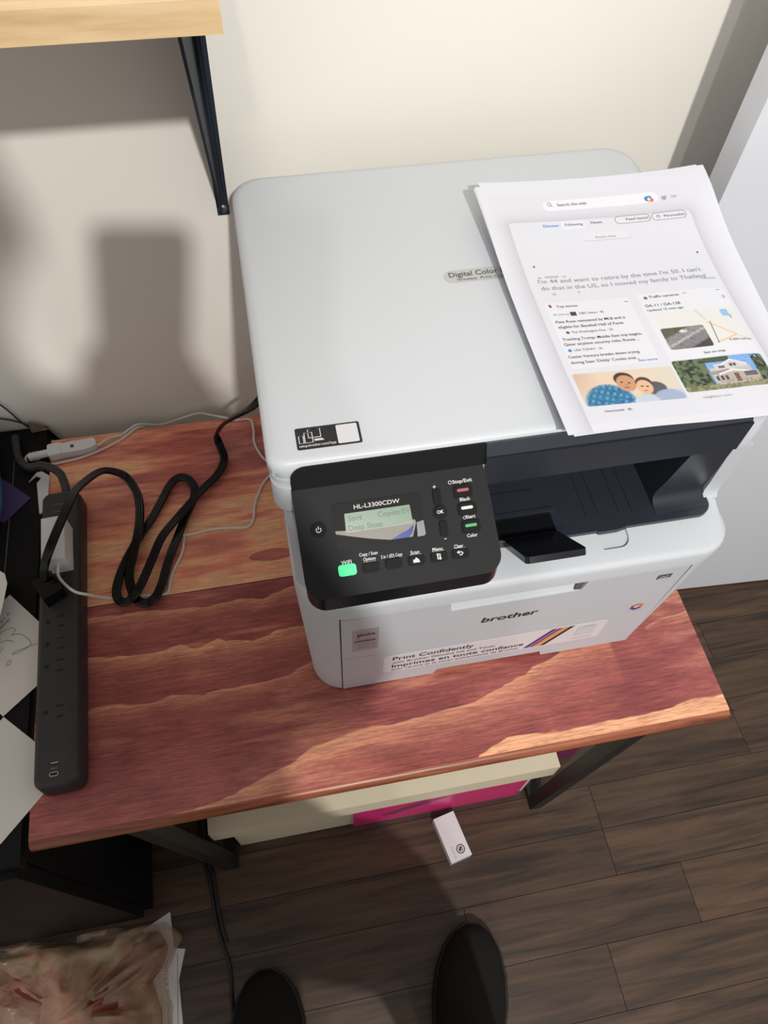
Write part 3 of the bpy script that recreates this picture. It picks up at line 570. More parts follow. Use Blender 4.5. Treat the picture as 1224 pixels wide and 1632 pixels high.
pt('inkm', 'The Washington Post · 2h', .176, .6285, .165, .0090); pt('inkd', 'Tracking Trump: Middle East trip begins,', .130, .6555, .315, .0105, .004); pt('inkd', 'Qatar airplane security risks; Russia ...', .127, .6760, .298, .0105, .004)
pt('inkm', 'USA TODAY · 3h', .156, .6995, .110, .0090); pt('inkd', 'Cassie Ventura breaks down crying', .123, .7250, .277, .0105, .004); pt('inkd', "during Sean 'Diddy' Combs trial...", .123, .7475, .264, .0105, .004)
pt('inkb', 'See more', .380, .7585, .075, .0090)
pt('inkd', 'Traffic cameras', .546, .5105, .126, .0105); pt('inkd', 'GA-11 / GA-138', .514, .5470, .145, .0115); pt('inkd', 'Updated 15 mins ago', .512, .5655, .150, .0090)
pt('inkd', 'See on map', .644, .7530, .086, .0090); pt('inkm', '© 2025 TomTom', .770, .7135, .092, .0080); pt('inkg', 'neighbor.com', .547, .9170, .112, .0080); pt('inkm', 'Newsweek · 8h', .163, .9360, .100, .0080)
for u0, v0 in ((.44, .515), (.835, .50), (.69, .503)): line(tx['inkm'], None, [(u0, v0), (u0+.016, v0)], .0018, f3=f3)
line(tx['inkm'], None, [(.846, .530), (.852, .524), (.858, .529), (.852, .537), (.846, .530)], .0016, f3=f3)
for c, b in tx.items(): o = obj('printed_text', b, MT[c], s1)

# ------------------------------------------------------------------ oak shelf on the wall with its bracket
sh = thing('wall_shelf', 'light oak shelf board on a black metal bracket fixed to the cream wall', 'shelf', (-.55, .585, .654))
obj('board', box(-1.10, .4200, .6540, .0014, .7498, .6705, .0006, 1), MT['oak'], sh)
b = BM()
add_poly(b, [(-.0320, .7498, .3140), (-.0190, .7498, .3140), (-.0100, .7498, .6540), (-.0290, .7498, .6540)], (0, -.0025, 0))
add_poly(b, [(-.0290, .7485, .322), (-.0290, .7400, .322), (-.0290, .5150, .645), (-.0290, .5150, .6540), (-.0290, .7485, .6540)], (.0026, 0, 0))
bevel_all(b, .0006, 1); br = obj('bracket', b, MT['metalk'], sh)
for dx in (.0065, .0105):
    b = tube([(-.0290+dx*.75, .7466, .345), (-.0290+dx*1.15, .7466, .650)], .0011, 8, 1); obj('bracket_rib', b, MT['metalk'], br)
obj('bracket_arm', box(-.0290-.009, .470, .6505, -.0290+.010, .7470, .6540, .0005, 1), MT['metalk'], sh)
obj('screw', lathe([(0, 0), (.0048, 0), (.0048, .001), (.0030, .0028), (.0012, .0030), (.0009, .0018), (0, .0018)], 16, Matrix.Translation((-.0253, .7473, .3225)) @ Matrix.Rotation(math.pi/2, 4, 'X')), MT['screw'], br)

# ------------------------------------------------------------------ black cabinet at the left
cb = thing('cabinet', 'low black cabinet at the left edge, flush with the table top and covered in papers', 'cabinet', (-.75, .45, -ZT))
obj('carcass', box(-1.2, .175, -ZT, -.330, .742, -.020, .002), MT['cabinet'], cb)
obj('top_panel', box(-1.21, .166, -.0195, -.3235, .746, -.0002, .0015), MT['cabinet'], cb)
obj('door', box(-.760, .158, -ZT+.05, -.334, .1745, -.024, .002), MT['cabinet'], cb); obj('door', box(-1.195, .158, -ZT+.05, -.764, .1745, -.024, .002), MT['cabinet'], cb)
obj('trim_strip', box(-.3645, .30, -.0002, -.3632, .735, .0004), MT['inkm'], cb)
def sheet(name, pts, z0, th, m, base=None, jitter=0.0):
    bm = BM(); add_poly(bm, [(x, y, z0) for x, y in pts], (0, 0, th)); cx = sum(p[0] for p in pts)/len(pts); cy = sum(p[1] for p in pts)/len(pts)
    return obj(name, bm, m, None, base or (cx, cy, z0))
s = sheet('paper_sheet', [(-.3507, .3258), (-.2795, .2568), (-.3435, .1895), (-.4124, .2526)], .0003, .0004, MT['sheet']); tag(s, 'blank white sheet turned cornerwise, overlapping the front left corner of the table', 'paper', 'sheets on the black cabinet')
s = sheet('paper_sheet', [(-.3547, .4811), (-.2769, .3898), (-.3511, .3262), (-.428, .4103)], .0009, .0004, MT['sheet']); tag(s, 'white sheet with a pencil sketch and lettering, its corner under the power strip', 'paper', 'sheets on the black cabinet')
hfz = Fr((0, 0, .0013), (1, 0, 0), (0, 1, 0)); b = BM()
for L_ in ([(-.3622, .4308), (-.3545, .434), (-.3479, .4351), (-.345, .4308), (-.3493, .4255)], [(-.3493, .4255), (-.338, .425), (-.3259, .4124), (-.3301, .4057), (-.3442, .4001), (-.345, .4025), (-.3341, .4057), (-.3185, .4096)], [(-.3524, .3878), (-.3496, .3931), (-.3468, .3911), (-.3498, .3873), (-.3524, .3878)], [(-.366, .412), (-.360, .418), (-.352, .4195), (-.346, .416)], [(-.362, .398), (-.3605, .406), (-.3575, .411)]):
    C = [(p.x, p.y) for p in catmull([(x, y, 0) for x, y in L_], 5)]; line(b, hfz, C, .0007)
obj('pencil_sketch', b, MT['pencil'], s)
b = BM(); tfz = Fr((-.3610, .4435, .0013), (.0086, .0119, 0), (-.0119, .0086, 0)); text(b, tfz, 'RY A', .000, .0, width=.0150, height=.0034, bold=.01, vflip=False); tfz2 = Fr((-.3645, .4325, .0013), (.0121, .0128, 0), (-.0128, .0121, 0)); text(b, tfz2, 'USINE', 0, 0, width=.0190, height=.0036, bold=.01, vflip=False); obj('lettering', b, MT['pencil'], s)
bm = BM(); n1, n2 = 10, 14; g = []
cpts = [(-.470, .560), (-.3660, .5100), (-.3545, .5000), (-.3500, .4850), (-.3510, .4600), (-.3580, .4230), (-.3760, .3860), (-.470, .330)]
top = [bm.verts.new((x, y, .0125+.014*max(0, 1-abs(y-.455)/.12)*(1 if x > -.46 else .4))) for x, y in cpts]; bot = [bm.verts.new((v.co.x, v.co.y, v.co.z-.0006)) for v in top]
cc = bm.verts.new((-.42, .445, .004)); cd = bm.verts.new((-.42, .445, .0034))
for i in range(len(top)):
    j = (i+1) % len(top); bm.faces.new((cc, top[i], top[j])); bm.faces.new((cd, bot[j], bot[i])); bm.faces.new((top[i], bot[i], bot[j], top[j]))
bmesh.ops.bevel(bm, geom=[e for e in bm.edges if len(e.link_faces) == 1], offset=.0001, affect='EDGES') if False else None
s = obj('paper_sheet', bm, MT['sheet'], None, (-.42, .445, .0017), ang=80); tag(s, 'curled white sheet with a rounded corner lying over the pencil sketch', 'paper', 'sheets on the black cabinet')
s = sheet('card', [(-.3717, .6569), (-.338, .6233), (-.3698, .5889), (-.4096, .6156), (-.3987, .6755)], .0003, .0012, MT['violet']); tag(s, 'dark purple card beside the blue cloth on the black cabinet', 'card')
# folded blue cloth
bm = BM(); rings = []
for zi, (zz, sc_) in enumerate(((.0012, 1.0), (.010, 1.02), (.020, .99), (.030, 1.0), (.036, .95), (.037, .8))):
    rings.append([(-.42+(x+.42)*sc_, .64+(y-.64)*sc_, zz+.003*math.sin(x*90+y*60)*(zi > 1)) for x, y in [(-.60, .735), (-.44, .738), (-.3920, .728), (-.3860, .700), (-.3810, .671), (-.3760, .645), (-.3740, .6187), (-.3760, .5896), (-.3800, .5617), (-.4000, .550), (-.46, .556), (-.60, .55)]])
o = obj('cloth', loft(rings), MT['blue'], None, (-.48, .64, .0016), ang=80); tag(o, 'folded blue denim cloth at the left edge on the black cabinet', 'cloth')
# white hooked plastic strip, brown cardboard flap, wires
o = sheet('plastic_strip', [(-.342, .6498), (-.3321, .6639), (-.3256, .6649), (-.3152, .6558), (-.3153, .6215), (-.3200, .5975), (-.3252, .595), (-.3311, .6458), (-.3258, .6533), (-.3327, .6587)], .0003, .0022, MT['plugw']); tag(o, 'white hooked plastic strip beside the back end of the power strip', 'strip')
bm = BM(); add_poly(bm, [(-.3420, .7395, .0190), (-.3070, .7395, -.0360), (-.3070, .7395, -.0520), (-.3225, .7395, -.0520), (-.3225, .7395, .0003), (-.3440, .7370, .0003)], (0, .003, 0)); o = obj('cardboard_flap', bm, MT['card'], None, (-.325, .739, .0)); tag(o, 'brown cardboard triangle leaning on the wall behind the white cable switch', 'cardboard')
for L_, lab in (([(-.43, .746, .135), (-.3709, .746, .0637), (-.3527, .746, .0134), (-.3440, .744, .0020), (-.3400, .7440, .0016)], 'upper thin dark wire running down the wall at the left edge'), ([(-.43, .746, .046), (-.3767, .746, .0278), (-.3497, .746, .010), (-.3420, .742, .0020), (-.3390, .7400, .0016)], 'lower thin dark wire running along the wall at the left edge')):
    o = obj('wire', tube(L_, .0011, 8), MT['cordg'], None, (-.36, .746, .003)); tag(o, lab, 'wire', 'wires on the wall')

# ------------------------------------------------------------------ power strip
SY = Vector((-.0250, 1, 0)).normalized(); SX = Vector((1, .0250, 0)).normalized()
sf = Fr((-.3050, .2280, .0020), SX, SY)          # u across (left to right), v along (front to back)
Ls, Ws, Hs = .379, .0500, .0300
ps_ = thing('power_strip', 'long black power strip lying along the left edge of the table', 'power strip', tuple(sf(.025, .19, 0)))
def sring(i, z, r): return [sf(u, v, z) for u, v in rrect(i, i, Ws-i, Ls-i, r, 5)]
stp = obj('housing', loft([sring(.001, 0, .011), sring(0, .0015, .012), sring(.0005, .022, .012), sring(.0025, .0275, .0105), sring(.0045, .0293, .009), sring(.0070, .0300, .008)]), MT['strip'], ps_, ang=50)
for v0 in (.187, .159, .132, .078, .2395, .276, .303):
    b = BM(); u0 = .0135
    join(b, plate(sf, circ(u0, v0+.004, .0026, 12)[:-1], Hs-.001, Hs+.0003)); join(b, plate(sf, rrect(.0240, v0+.0085, .0320, v0+.0105, .0005, 2), Hs-.001, Hs+.0003)); join(b, plate(sf, rrect(.0250, v0-.0040, .0320, v0-.0018, .0005, 2), Hs-.001, Hs+.0003))
    obj('socket', b, MT['slot'], ps_)
b = plate(sf, rrect(.0190, .0235, .0275, .0265, .0004, 2), Hs-.002, Hs+.0002); usb = obj('usb_slot', b, MT['slot'], ps_); obj('usb_tongue', plate(sf, rrect(.0200, .0248, .0275, .0262, .0003, 2), Hs, Hs+.0005), MT['chrome'], usb)
b = plate(sf, rrect(.0185, .0115, .0280, .0162, .0023, 5), Hs-.001, Hs+.0003); uc = obj('usb_port', b, MT['chrome'], ps_); obj('port_opening', plate(sf, rrect(.0194, .0124, .0271, .0153, .0014, 5), Hs, Hs+.0006), MT['slot'], uc)
b = BM(); text(b, sf, 'USB-C', .0195, .0190, width=.0075, height=.0018, h=Hs+.0003, vflip=False)
text(b, sf, 'SURGE PROTECTED', .0165, .3560, width=.0165, height=.0013, h=Hs+.0003, vflip=False); text(b, sf, 'GROUNDED', .0165, .3450, width=.0145, height=.0013, h=Hs+.0003, vflip=False); obj('lettering', b, MT['inkg'], ps_)
o = obj('power_strip_cord', tube([(-.2868, .608, .016), (-.2880, .6220, .017), (-.2938, .6408, .020), (-.3008, .6488, .0225), (-.3108, .6557, .0225), (-.3231, .6614, .0205), (-.3393, .6653, .0150), (-.3560, .690, .0080), (-.3630, .728, .0062)], .0055, 12), MT['cordg'], ps_); o['label'] = 'thick dark grey cord curving away from the strip'
# white charger and black plug in the strip
ch = thing('charger', 'white cube charger plugged into the power strip', 'charger', tuple(sf(.0245, .284, Hs+.0006)))
b = BM(); b2 = box(-.0135, -.0300, 0, .0135, .0300, .0330, .0030, 3, M=Matrix.Translation(sf(.0285, .2850, Hs+.0006)) @ Matrix.Rotation(math.radians(3), 4, 'Z')); join(b, b2); obj('housing', b, MT['plugw'], ch)
# flat black cord in a folded bundle
CP = [(x_, y_, z_+.0012+.0008*(z_ < .02)) for x_, y_, z_ in [(-.0150, .630, .135), (-.0300, .6243, .125), (-.0561, .6416, .09), (-.0706, .6583, .06), (-.0807, .6681, .035), (-.0843, .6683, .02), (-.0832, .6635, .0075), (-.079, .6443, .0065), (-.0834, .627, .0065), (-.0927, .6122, .0065), (-.104, .601, .007), (-.116, .5866, .010), (-.1299, .566, .015), (-.1485, .542, .018), (-.1651, .5209, .018), (-.1765, .4967, .016), (-.1861, .4743, .015), (-.1941, .4565, .015), (-.203, .4453, .0125), (-.2145, .4418, .0085), (-.2235, .4513, .0065), (-.2234, .4695, .0060), (-.2163, .4931, .0058), (-.2065, .5144, .0058), (-.193, .5384, .0058), (-.1791, .5603, .0055), (-.1648, .5884, .0055), (-.1524, .6121, .0055), (-.1402, .6204, .0055), (-.1287, .614, .0055), (-.122, .5983, .0055), (-.1245, .5811, .0055), (-.1363, .5551, .0055), (-.146, .5285, .0065), (-.1557, .5034, .0075), (-.1629, .4817, .0075), (-.1688, .4599, .0080), (-.1772, .4434, .0075), (-.1886, .4372, .0065), (-.1997, .4439, .0060), (-.2066, .4602, .0062), (-.2081, .4813, .0085), (-.2019, .5054, .0130), (-.1957, .529, .0165), (-.1925, .5563, .0160), (-.193, .5823, .015), (-.1985, .6044, .0165), (-.2093, .622, .022), (-.2214, .6249, .032), (-.2334, .6182, .045), (-.2446, .5997, .058), (-.257, .5721, .072), (-.2628, .5436, .080), (-.2696, .5189, .083), (-.2768, .4962, .083), (-.2843, .4809, .077), (-.2908, .472, .066), (-.2944, .4660, .054)]]
def lobes(w, t, k_=3, n=5):
    r = t/2; xs_ = [(-w/2+r)+(w-2*r)*i/(k_-1) for i in range(k_)]; out = []
    for i in range(k_):
        a0, a1 = (160, 20) if 0 < i < k_-1 else ((270, 20) if i == 0 else (160, -90))
        if i == 0: out += [(xs_[0]+r*math.cos(math.radians(a)), r*math.sin(math.radians(a))) for a in np.linspace(270, 30, 7)]
        elif i < k_-1: out += [(xs_[i]+r*math.cos(math.radians(a)), r*math.sin(math.radians(a))) for a in np.linspace(150, 30, 4)]
        else: out += [(xs_[i]+r*math.cos(math.radians(a)), r*math.sin(math.radians(a))) for a in np.linspace(150, -90, 7)]
    return out+[(xs_[1], -r*.55)] if k_ == 3 else out
o = obj('power_cord', tube(CP, 0, section=lobes(.0114, .0054), sub=6), MT['cordk'], pr); o['label'] = 'flat black ribbed power cord folded into loops on the table'
plug_bm = box(-.0125, -.0150, 0, .0125, .0150, .0200, .0055, 3, M=Matrix.Translation(sf(.0185, .2290, Hs+.0006)) @ Matrix.Rotation(math.radians(30), 4, 'Z'))
for i in range(4):
    c = Vector((-.2925+.0030*i, .4665-.0045*i, .0520-.0030*i)); join(plug_bm, lathe([(0, -.0010), (.0052, -.0010), (.0056, 0), (.0052, .0010), (0, .0010)], 12, Matrix.Translation(c) @ Vector((.5, -.75, -.45)).to_track_quat('Z', 'Y').to_matrix().to_4x4()))
obj('plug', plug_bm, MT['cordk'], o)

# white cables
o = obj('charger_cable', tube([(-.2805, .4860, .050), (-.2819, .4723, .047), (-.2748, .4601, .043), (-.2636, .4505, .0385), (-.2517, .4490, .030), (-.2400, .4530, .010), (-.2300, .4540, .0030), (-.2135, .4525, .0018), (-.1944, .4510, .0018), (-.18, .4500, .0018), (-.1652, .4498, .0018), (-.1615, .4584, .0018), (-.1602, .4682, .0018), (-.1542, .4837, .0018), (-.1444, .5032, .0018), (-.1413, .5199, .0018), (-.1400, .5400, .0018), (-.1440, .5440, .0018), (-.1470, .5380, .0018), (-.1400, .5294, .0046), (-.1292, .5305, .0020), (-.1065, .5334, .0018), (-.0839, .5322, .0018), (-.0637, .5288, .0018), (-.0531, .5324, .0018), (-.0478, .5452, .0018), (-.046, .5589, .0018), (-.0381, .5804, .0018), (-.0279, .599, .0018), (-.0110, .6147, .0018)], .0018, 8), MT['cordw'], None, (-.16, .50, .0)); tag(o, 'thin white cable from the cube charger crossing the table under the black cord', 'cable')
sw = thing('cable_switch', 'white inline cable switch with plug resting at the back left of the table', 'switch', (-.285, .692, .0))
wf_ = Fr((-.3140, .6800, .0), Vector((.0640, .0070, 0)), Vector((-.0070, .0640, 0)))
obj('switch_body', plate(wf_, [(0, .0035), (.003, .0015), (.012, .001), (.016, .002), (.045, .0005), (.058, .0020), (.0635, .0060), (.0635, .0140), (.060, .0185), (.038, .0190), (.034, .0200), (.020, .0190), (.0175, .0210), (.003, .0210), (0, .0185)], .0008, .0125, .0018, 3), MT['plugw'], sw)
obj('switch_collar', plate(wf_, rrect(-.001, .0012, .0165, .0215, .003, 4), .0006, .0136, .0018, 3), MT['plugw'], sw)
obj('switch_button', lathe([(0, .0122), (.0026, .0122), (.0026, .0132), (.0015, .0136), (0, .0136)], 14, Matrix.Translation(wf_(.0320, .0105, 0))), MT['inkm'], sw)
pb = tube([wf_(-.0270, .0105, .0075), wf_(0, .0115, .0075)], .0055, 14, 1); plg = obj('plug_body', pb, MT['plugw'], sw)
for i in range(3): obj('plug_ridge', tube([wf_(-.0250+.0042*i, .0106, .0075), wf_(-.0228+.0042*i, .0106, .0075)], .0063, 14, 1), MT['plugw'], plg)
o = obj('switch_cable', tube([(-.2510, .6930, .007), (-.2430, .7000, .006), (-.2332, .7069, .005), (-.2188, .7096, .0040), (-.2090, .7180, .0030), (-.1948, .7261, .0030), (-.1689, .735, -.0145), (-.14, .737, -.0095), (-.1113, .737, -.0020), (-.0929, .730, -.0015), (-.0720, .7180, .0025), (-.058, .7121, .0020), (-.0379, .7096, .0020), (-.0346, .6906, .0020), (-.0354, .665, .0020), (-.0264, .6383, .0020), (-.0100, .6180, .0020)], .0018, 8), MT['cordw'], None, (-.15, .72, .0)); tag(o, 'white cable running from the switch along the wall and behind the printer', 'cable', 'switch cables')
o = obj('switch_cable', tube([(-.3400, .6930, .0075), (-.3460, .6905, .006), (-.3470, .6840, .004), (-.3420, .6780, .0025), (-.3314, .6745, .0020), (-.3129, .6750, .0020), (-.2782, .6790, .0020), (-.2497, .6880, .0020), (-.224, .7005, .0020), (-.2109, .7100, .0020), (-.1969, .7220, .0010), (-.1880, .7270, -.012), (-.1820, .7300, -.060)], .0018, 8), MT['cordw'], None, (-.27, .69, .0)); tag(o, 'white cable looping back from the plug of the inline switch and off the table edge', 'cable', 'switch cables')

# ------------------------------------------------------------------ under and in front of the table
cx = thing('carton', 'cream lidded carton standing on the floor between the table legs', 'box', (.09, .40, -ZT))
obj('carton_body', box(-.172, .2475, -ZT+.0005, .355, .560, -.452, .002), MT['cream'], cx)
obj('lid', box(-.1960, .2360, -.4620, .3780, .572, -.4050, .003), MT['cream'], cx)
fd = thing('folder', 'bright pink plastic folder wrapped in clear film leaning on the cream carton', 'folder', (.185, .240, -ZT))
ffd = Fr((.0330, .2464, -ZT+.002), (1, 0, 0), (0, 0, 1))
if ffd.n.y > 0: ffd.n = -ffd.n
obj('cover', plate(ffd, rrect(0, 0, .3090, .150, .010, 5), 0, .0045, .0015, 2), MT['pink'], fd)
b = BM(); add_poly(b, [ffd(u, v, .0046) for u, v in [(.050, .060), (.070, .050), (.165, .112), (.120, .112)]], ffd.n*.0005); obj('dark_flap', b, MT['pinkd'], fd)
bm = BM(); g = [[bm.verts.new(ffd(-.006+.321*i/30, .001+.152*j/14, .0068+.0014*mnoise.noise((i*.55, j*.6, 1.3)))) for i in range(31)] for j in range(15)]
for j in range(14):
    for i in range(30): bm.faces.new((g[j][i], g[j][i+1], g[j+1][i+1], g[j+1][i]))
obj('film_wrap', bm, MT['cling'], fd, ang=60)
bx = thing('small_box', 'small white box with a dark round mark lying before the pink folder', 'box', (.20, .175, -ZT))
Mb = Matrix.Translation((.2060, .1785, -ZT+.0005)) @ Matrix.Rotation(math.radians(11.5), 4, 'Z')
obj('carton', box(-.0200, -.0290, 0, .0200, .0500, .026, .0010, 2, M=Mb), MT['label'], bx)
bfm = Fr(Mb @ Vector((0, 0, .0260)), Mb.to_3x3() @ Vector((1, 0, 0)), Mb.to_3x3() @ Vector((0, 1, 0))); b = BM()
line(b, bfm, circ(.0050, -.0130, .0070, 24), .0016, .0003); flat(b, bfm, circ(.0050, -.0130, .0042, 14)[:-1], .0003); obj('round_mark', b, MT['inkd'], bx)
b = BM(); line(b, bfm, [(.0015, -.0130), (.0050, -.0095)], .0010, .0005); line(b, bfm, [(.0045, -.0165), (.0085, -.0120)], .0012, .0005); obj('mark_lines', b, MT['label'], bx)
b = BM(); text(b, Fr(bfm(-.0085, -.0250), Mb.to_3x3() @ Vector((0, 1, 0)), Mb.to_3x3() @ Vector((-1, 0, 0))), 'quality', 0, 0, width=.022, height=.0022, h=.0003, vflip=False); obj('side_lettering', b, MT['inkg'], bx)
o = obj('pink_case', box(.395, .290, -ZT+.0005, .470, .420, -ZT+.110, .008, 3), MT['pinkd'], None, (.44, .35, -ZT)); tag(o, 'dim magenta case behind the right front leg of the table', 'case')
# floor cords
o = obj('floor_cord', tube([(-.245, .300, -.6168), (-.2379, .2334, -.6168), (-.2321, .2036, -.6168), (-.2286, .1728, -.6168), (-.2238, .1329, -.6168), (-.2174, .1032, -.6168), (-.2082, .0718, -.6168), (-.2061, .046, -.6168), (-.2068, .0108, -.6168), (-.2046, -.06, -.6168), (-.200, -.14, -.6168)], .0030, 8), MT['metald'], None, (-.22, .1, -ZT)); tag(o, 'dark cord on the floor running from under the table past the left shoe', 'cord', 'cords on the floor')
o = obj('floor_cord', tube([(-.233, .300, -.6168), (-.2281, .2316, -.6168), (-.2234, .202, -.6168), (-.2205, .1617, -.6168), (-.2150, .125, -.6168), (-.2090, .1000, -.6168)], .0028, 8), MT['metald'], None, (-.22, .2, -ZT)); tag(o, 'shorter dark cord on the floor beside the long one below the left table leg', 'cord', 'cords on the floor')
# papers and the crumpled bag on the floor
s = sheet('paper_sheet', [(-.347, .1450), (-.3013, .164), (-.2867, -.02), (-.343, -.02)], -ZT+.0004, .0004, MT['sheet']); tag(s, 'white sheet on the floor reaching furthest back from under the crumpled bag', 'paper', 'sheets on the floor')
s = sheet('paper_sheet', [(-.3324, .1158), (-.2783, .1035), (-.2906, .0602), (-.2834, -.06), (-.3381, -.06)], -ZT+.0010, .0004, MT['sheet']); tag(s, 'white ruled sheet on the floor in front, beside the crumpled bag', 'paper', 'sheets on the floor')
b = BM(); fz = Fr((0, 0, -ZT+.0014), (1, 0, 0), (0, 1, 0)); line(b, fz, [(-.330, .1070), (-.2915, .0985), (-.2960, -.05)], .0009); text(b, Fr((-.3130, .0900, -ZT+.0014), (.02, -1, 0), (1, .02, 0)), 'NOTICE TO CUSTOMERS', 0, 0, width=.110, height=.0050, vflip=False); obj('printing', b, MT['pencil'], s)
bag_m = bpy.data.materials.new('clear_bag'); bag_m.use_nodes = True; nt = bag_m.node_tree; p = nt.nodes['Principled BSDF']; p.inputs['Base Color'].default_value = (*lin((206, 178, 150)), 1); p.inputs['Roughness'].default_value = .12; p.inputs['Alpha'].default_value = .3
tc = nt.nodes.new('ShaderNodeTexCoord'); n = nt.nodes.new('ShaderNodeTexNoise'); n.inputs['Scale'].default_value = 26; n.inputs['Detail'].default_value = 6; nt.links.new(tc.outputs['Object'], n.inputs['Vector']); bp = nt.nodes.new('ShaderNodeBump'); bp.inputs['Strength'].default_value = 1; bp.inputs['Distance'].default_value = .012; nt.links.new(n.outputs['Fac'], bp.inputs['Height']); nt.links.new(bp.outputs['Normal'], p.inputs['Normal'])
pm = bpy.data.materials.new('bag_contents'); pm.use_nodes = True; nt = pm.node_tree; p = nt.nodes['Principled BSDF']; tc = nt.nodes.new('ShaderNodeTexCoord'); n = nt.nodes.new('ShaderNodeTexNoise'); n.inputs['Scale'].default_value = 9; n.inputs['Detail'].default_value = 5; nt.links.new(tc.outputs['Object'], n.inputs['Vector']); r = nt.nodes.new('ShaderNodeValToRGB'); nt.links.new(n.outputs['Fac'], r.inputs['Fac']); nt.links.new(r.outputs['Color'], p.inputs['Base Color'])
for pos, c in ((.40, (84, 20, 16)), (.49, (118, 44, 32)), (.55, (124, 94, 68)), (.68, (160, 138, 108))):
    e = r.color_ramp.elements.new(pos); e.color = (*lin(c), 1)
r.color_ramp.elements.remove(r.color_ramp.elements[0]); r.color_ramp.elements.remove(r.color_ramp.elements[-1])
bg = thing('plastic_bag', 'crumpled clear plastic bag of reddish brown contents on the floor at the lower left', 'bag', (-.45, .04, -ZT))
def blob(out, z0, hgt, rough_, seed, nr=16, nt_=72):
    bm = BM(); rings = []
    for j in range(nr+1):
        t = j/nr; k_ = math.cos(t*math.pi/2)**.55; ring_ = []
        for i in range(nt_):
            a = 2*math.pi*i/nt_; q_ = out[int(i*len(out)/nt_) % len(out)]; q2 = out[(int(i*len(out)/nt_)+1) % len(out)]; f = (i*len(out)/nt_) % 1; f = f*f*(3-2*f)
            x = q_[0]*(1-f)+q2[0]*f; y = q_[1]*(1-f)+q2[1]*f; cx_, cy_ = -.45, .04
            d = rough_*mnoise.noise((x*14, y*14, t*2.2+seed))+rough_*.5*mnoise.noise((x*40, y*40, t*5+seed))
            ring_.append((cx_+(x-cx_)*k_*(1+d*2.2), cy_+(y-cy_)*k_*(1+d*2.2), max(z0, z0+hgt*math.sin(t*math.pi/2)**.8+d*(t > .02))))
        rings.append(ring_)
    return loft(rings[:-1])
outl = [(-.600, .155), (-.52, .158), (-.44, .156), (-.36, .150), (-.305, .148), (-.286, .118), (-.300, .090), (-.318, .070), (-.306, .020), (-.306, -.06), (-.36, -.11), (-.50, -.12), (-.62, -.05)]
obj('contents', blob([(-.45+(x+.45)*.90, .04+(y-.04)*.90) for x, y in outl], -ZT+.001, .050, .020, 5.0), pm, bg, ang=80)
obj('clear_wrap', blob(outl, -ZT+.0015, .066, .030, 1.7), bag_m, bg, ang=40)

# ------------------------------------------------------------------ the person taking the picture: only the shoes are in the frame
pe = thing('person', 'person standing at the table in black rounded shoes, only the toes in view', 'person', (.03, -.10, -ZT))
def shoe(toe, ang, L_=.285, w=.118):
    M_ = Matrix.Translation((toe[0], toe[1], -ZT)) @ Matrix.Rotation(math.radians(ang), 4, 'Z')
    prof_ = [(0.0, .20, .034), (.012, .52, .046), (.035, .78, .055), (.07, .95, .062), (.11, 1.0, .070), (.15, .93, .085), (.19, .82, .098), (.235, .80, .100), (.27, .68, .098), (.285, .40, .092)]
    rings = []; sole = []
    for s_, ww, hh in prof_:
        r = []; r2 = []
        for k_ in range(20):
            a = 2*math.pi*k_/20; cx_ = math.cos(a)*ww*w/2; cz = math.sin(a); z = .020+(hh-.020)*max(0, cz)**.75 if cz > 0 else .016
            r.append(M_ @ Vector((cx_*(1 if cz <= 0 else (1-.25*cz**2)), -s_*L_/.285, z)))
        rings.append(r)
        for k_ in range(20):
            a = 2*math.pi*k_/20; r2.append(M_ @ Vector((math.cos(a)*(ww*w/2+.004), -s_*L_/.285+(.003 if s_ < .01 else 0), .0105+.0095*max(-1, min(1, 3*math.sin(a))))))
        sole.append(r2)
    o = obj('shoe', loft(rings), MT['shoe'], pe, ang=60)
    obj('sole', loft(sole), MT['metald'], o, ang=60)
shoe((-.1480, .0470), -3); shoe((.2080, .0470), -17)
def skin(name, verts, edges, m, root=0, sub=2):
    me = bpy.data.meshes.new(name); off = world_off(pe); me.from_pydata([Vector(v[:3])-off for v in verts], edges, []); o = bpy.data.objects.new(name, me); link(o, pe)
    md = o.modifiers.new('s', 'SKIN'); me.skin_vertices[0].data[root].use_root = True
    for sv, v in zip(me.skin_vertices[0].data, verts): sv.radius = (v[3], v[4] if len(v) > 4 else v[3]); sv.use_root = False
    me.skin_vertices[0].data[root].use_root = True
    s = o.modifiers.new('d', 'SUBSURF'); s.levels = s.render_levels = sub
    bpy.context.view_layer.update(); dg = bpy.context.evaluated_depsgraph_get(); new = bpy.data.meshes.new_from_object(o.evaluated_get(dg)); o.modifiers.clear(); o.data = new
    new.polygons.foreach_set('use_smooth', [True]*len(new.polygons)); new.materials.clear(); new.materials.append(m); return o
ax, ay = -.130, -.30
# body: head, neck, hands and forearms as one skinned figure under the clothes
hx_, hy_ = ax-.016, ay+.045
bv = [(ax, ay, .28, .11, .09), (ax-.005, ay-.01, .60, .125, .105), (ax-.01, ay-.01, .84, .125, .10), (ax-.015, ay+.005, .945, .062), (hx_, hy_-.015, 1.005, .058), (hx_, hy_, 1.075, .098, .112), (hx_, hy_-.005, 1.135, .106, .122), (hx_, hy_-.012, 1.195, .075, .088),
      (ax-.17, ay+.005, .870, .052), (ax-.225, ay+.06, .600, .044), (ax+.005, -.155, .690, .031), (ax+.025, -.110, .725, .026),
      (ax+.15, ay+.005, .870, .052), (ax+.195, ay+.05, .600, .044), (ax+.150, -.155, .690, .031), (ax+.135, -.110, .725, .026),
      (ax-.08, ay+.02, .16, .070), (-.130, -.195, -.18, .062), (-.142, -.205, -.54, .042), (ax+.10, ay+.02, .16, .070), (.110, -.190, -.18, .062), (.148, -.200, -.54, .042)]
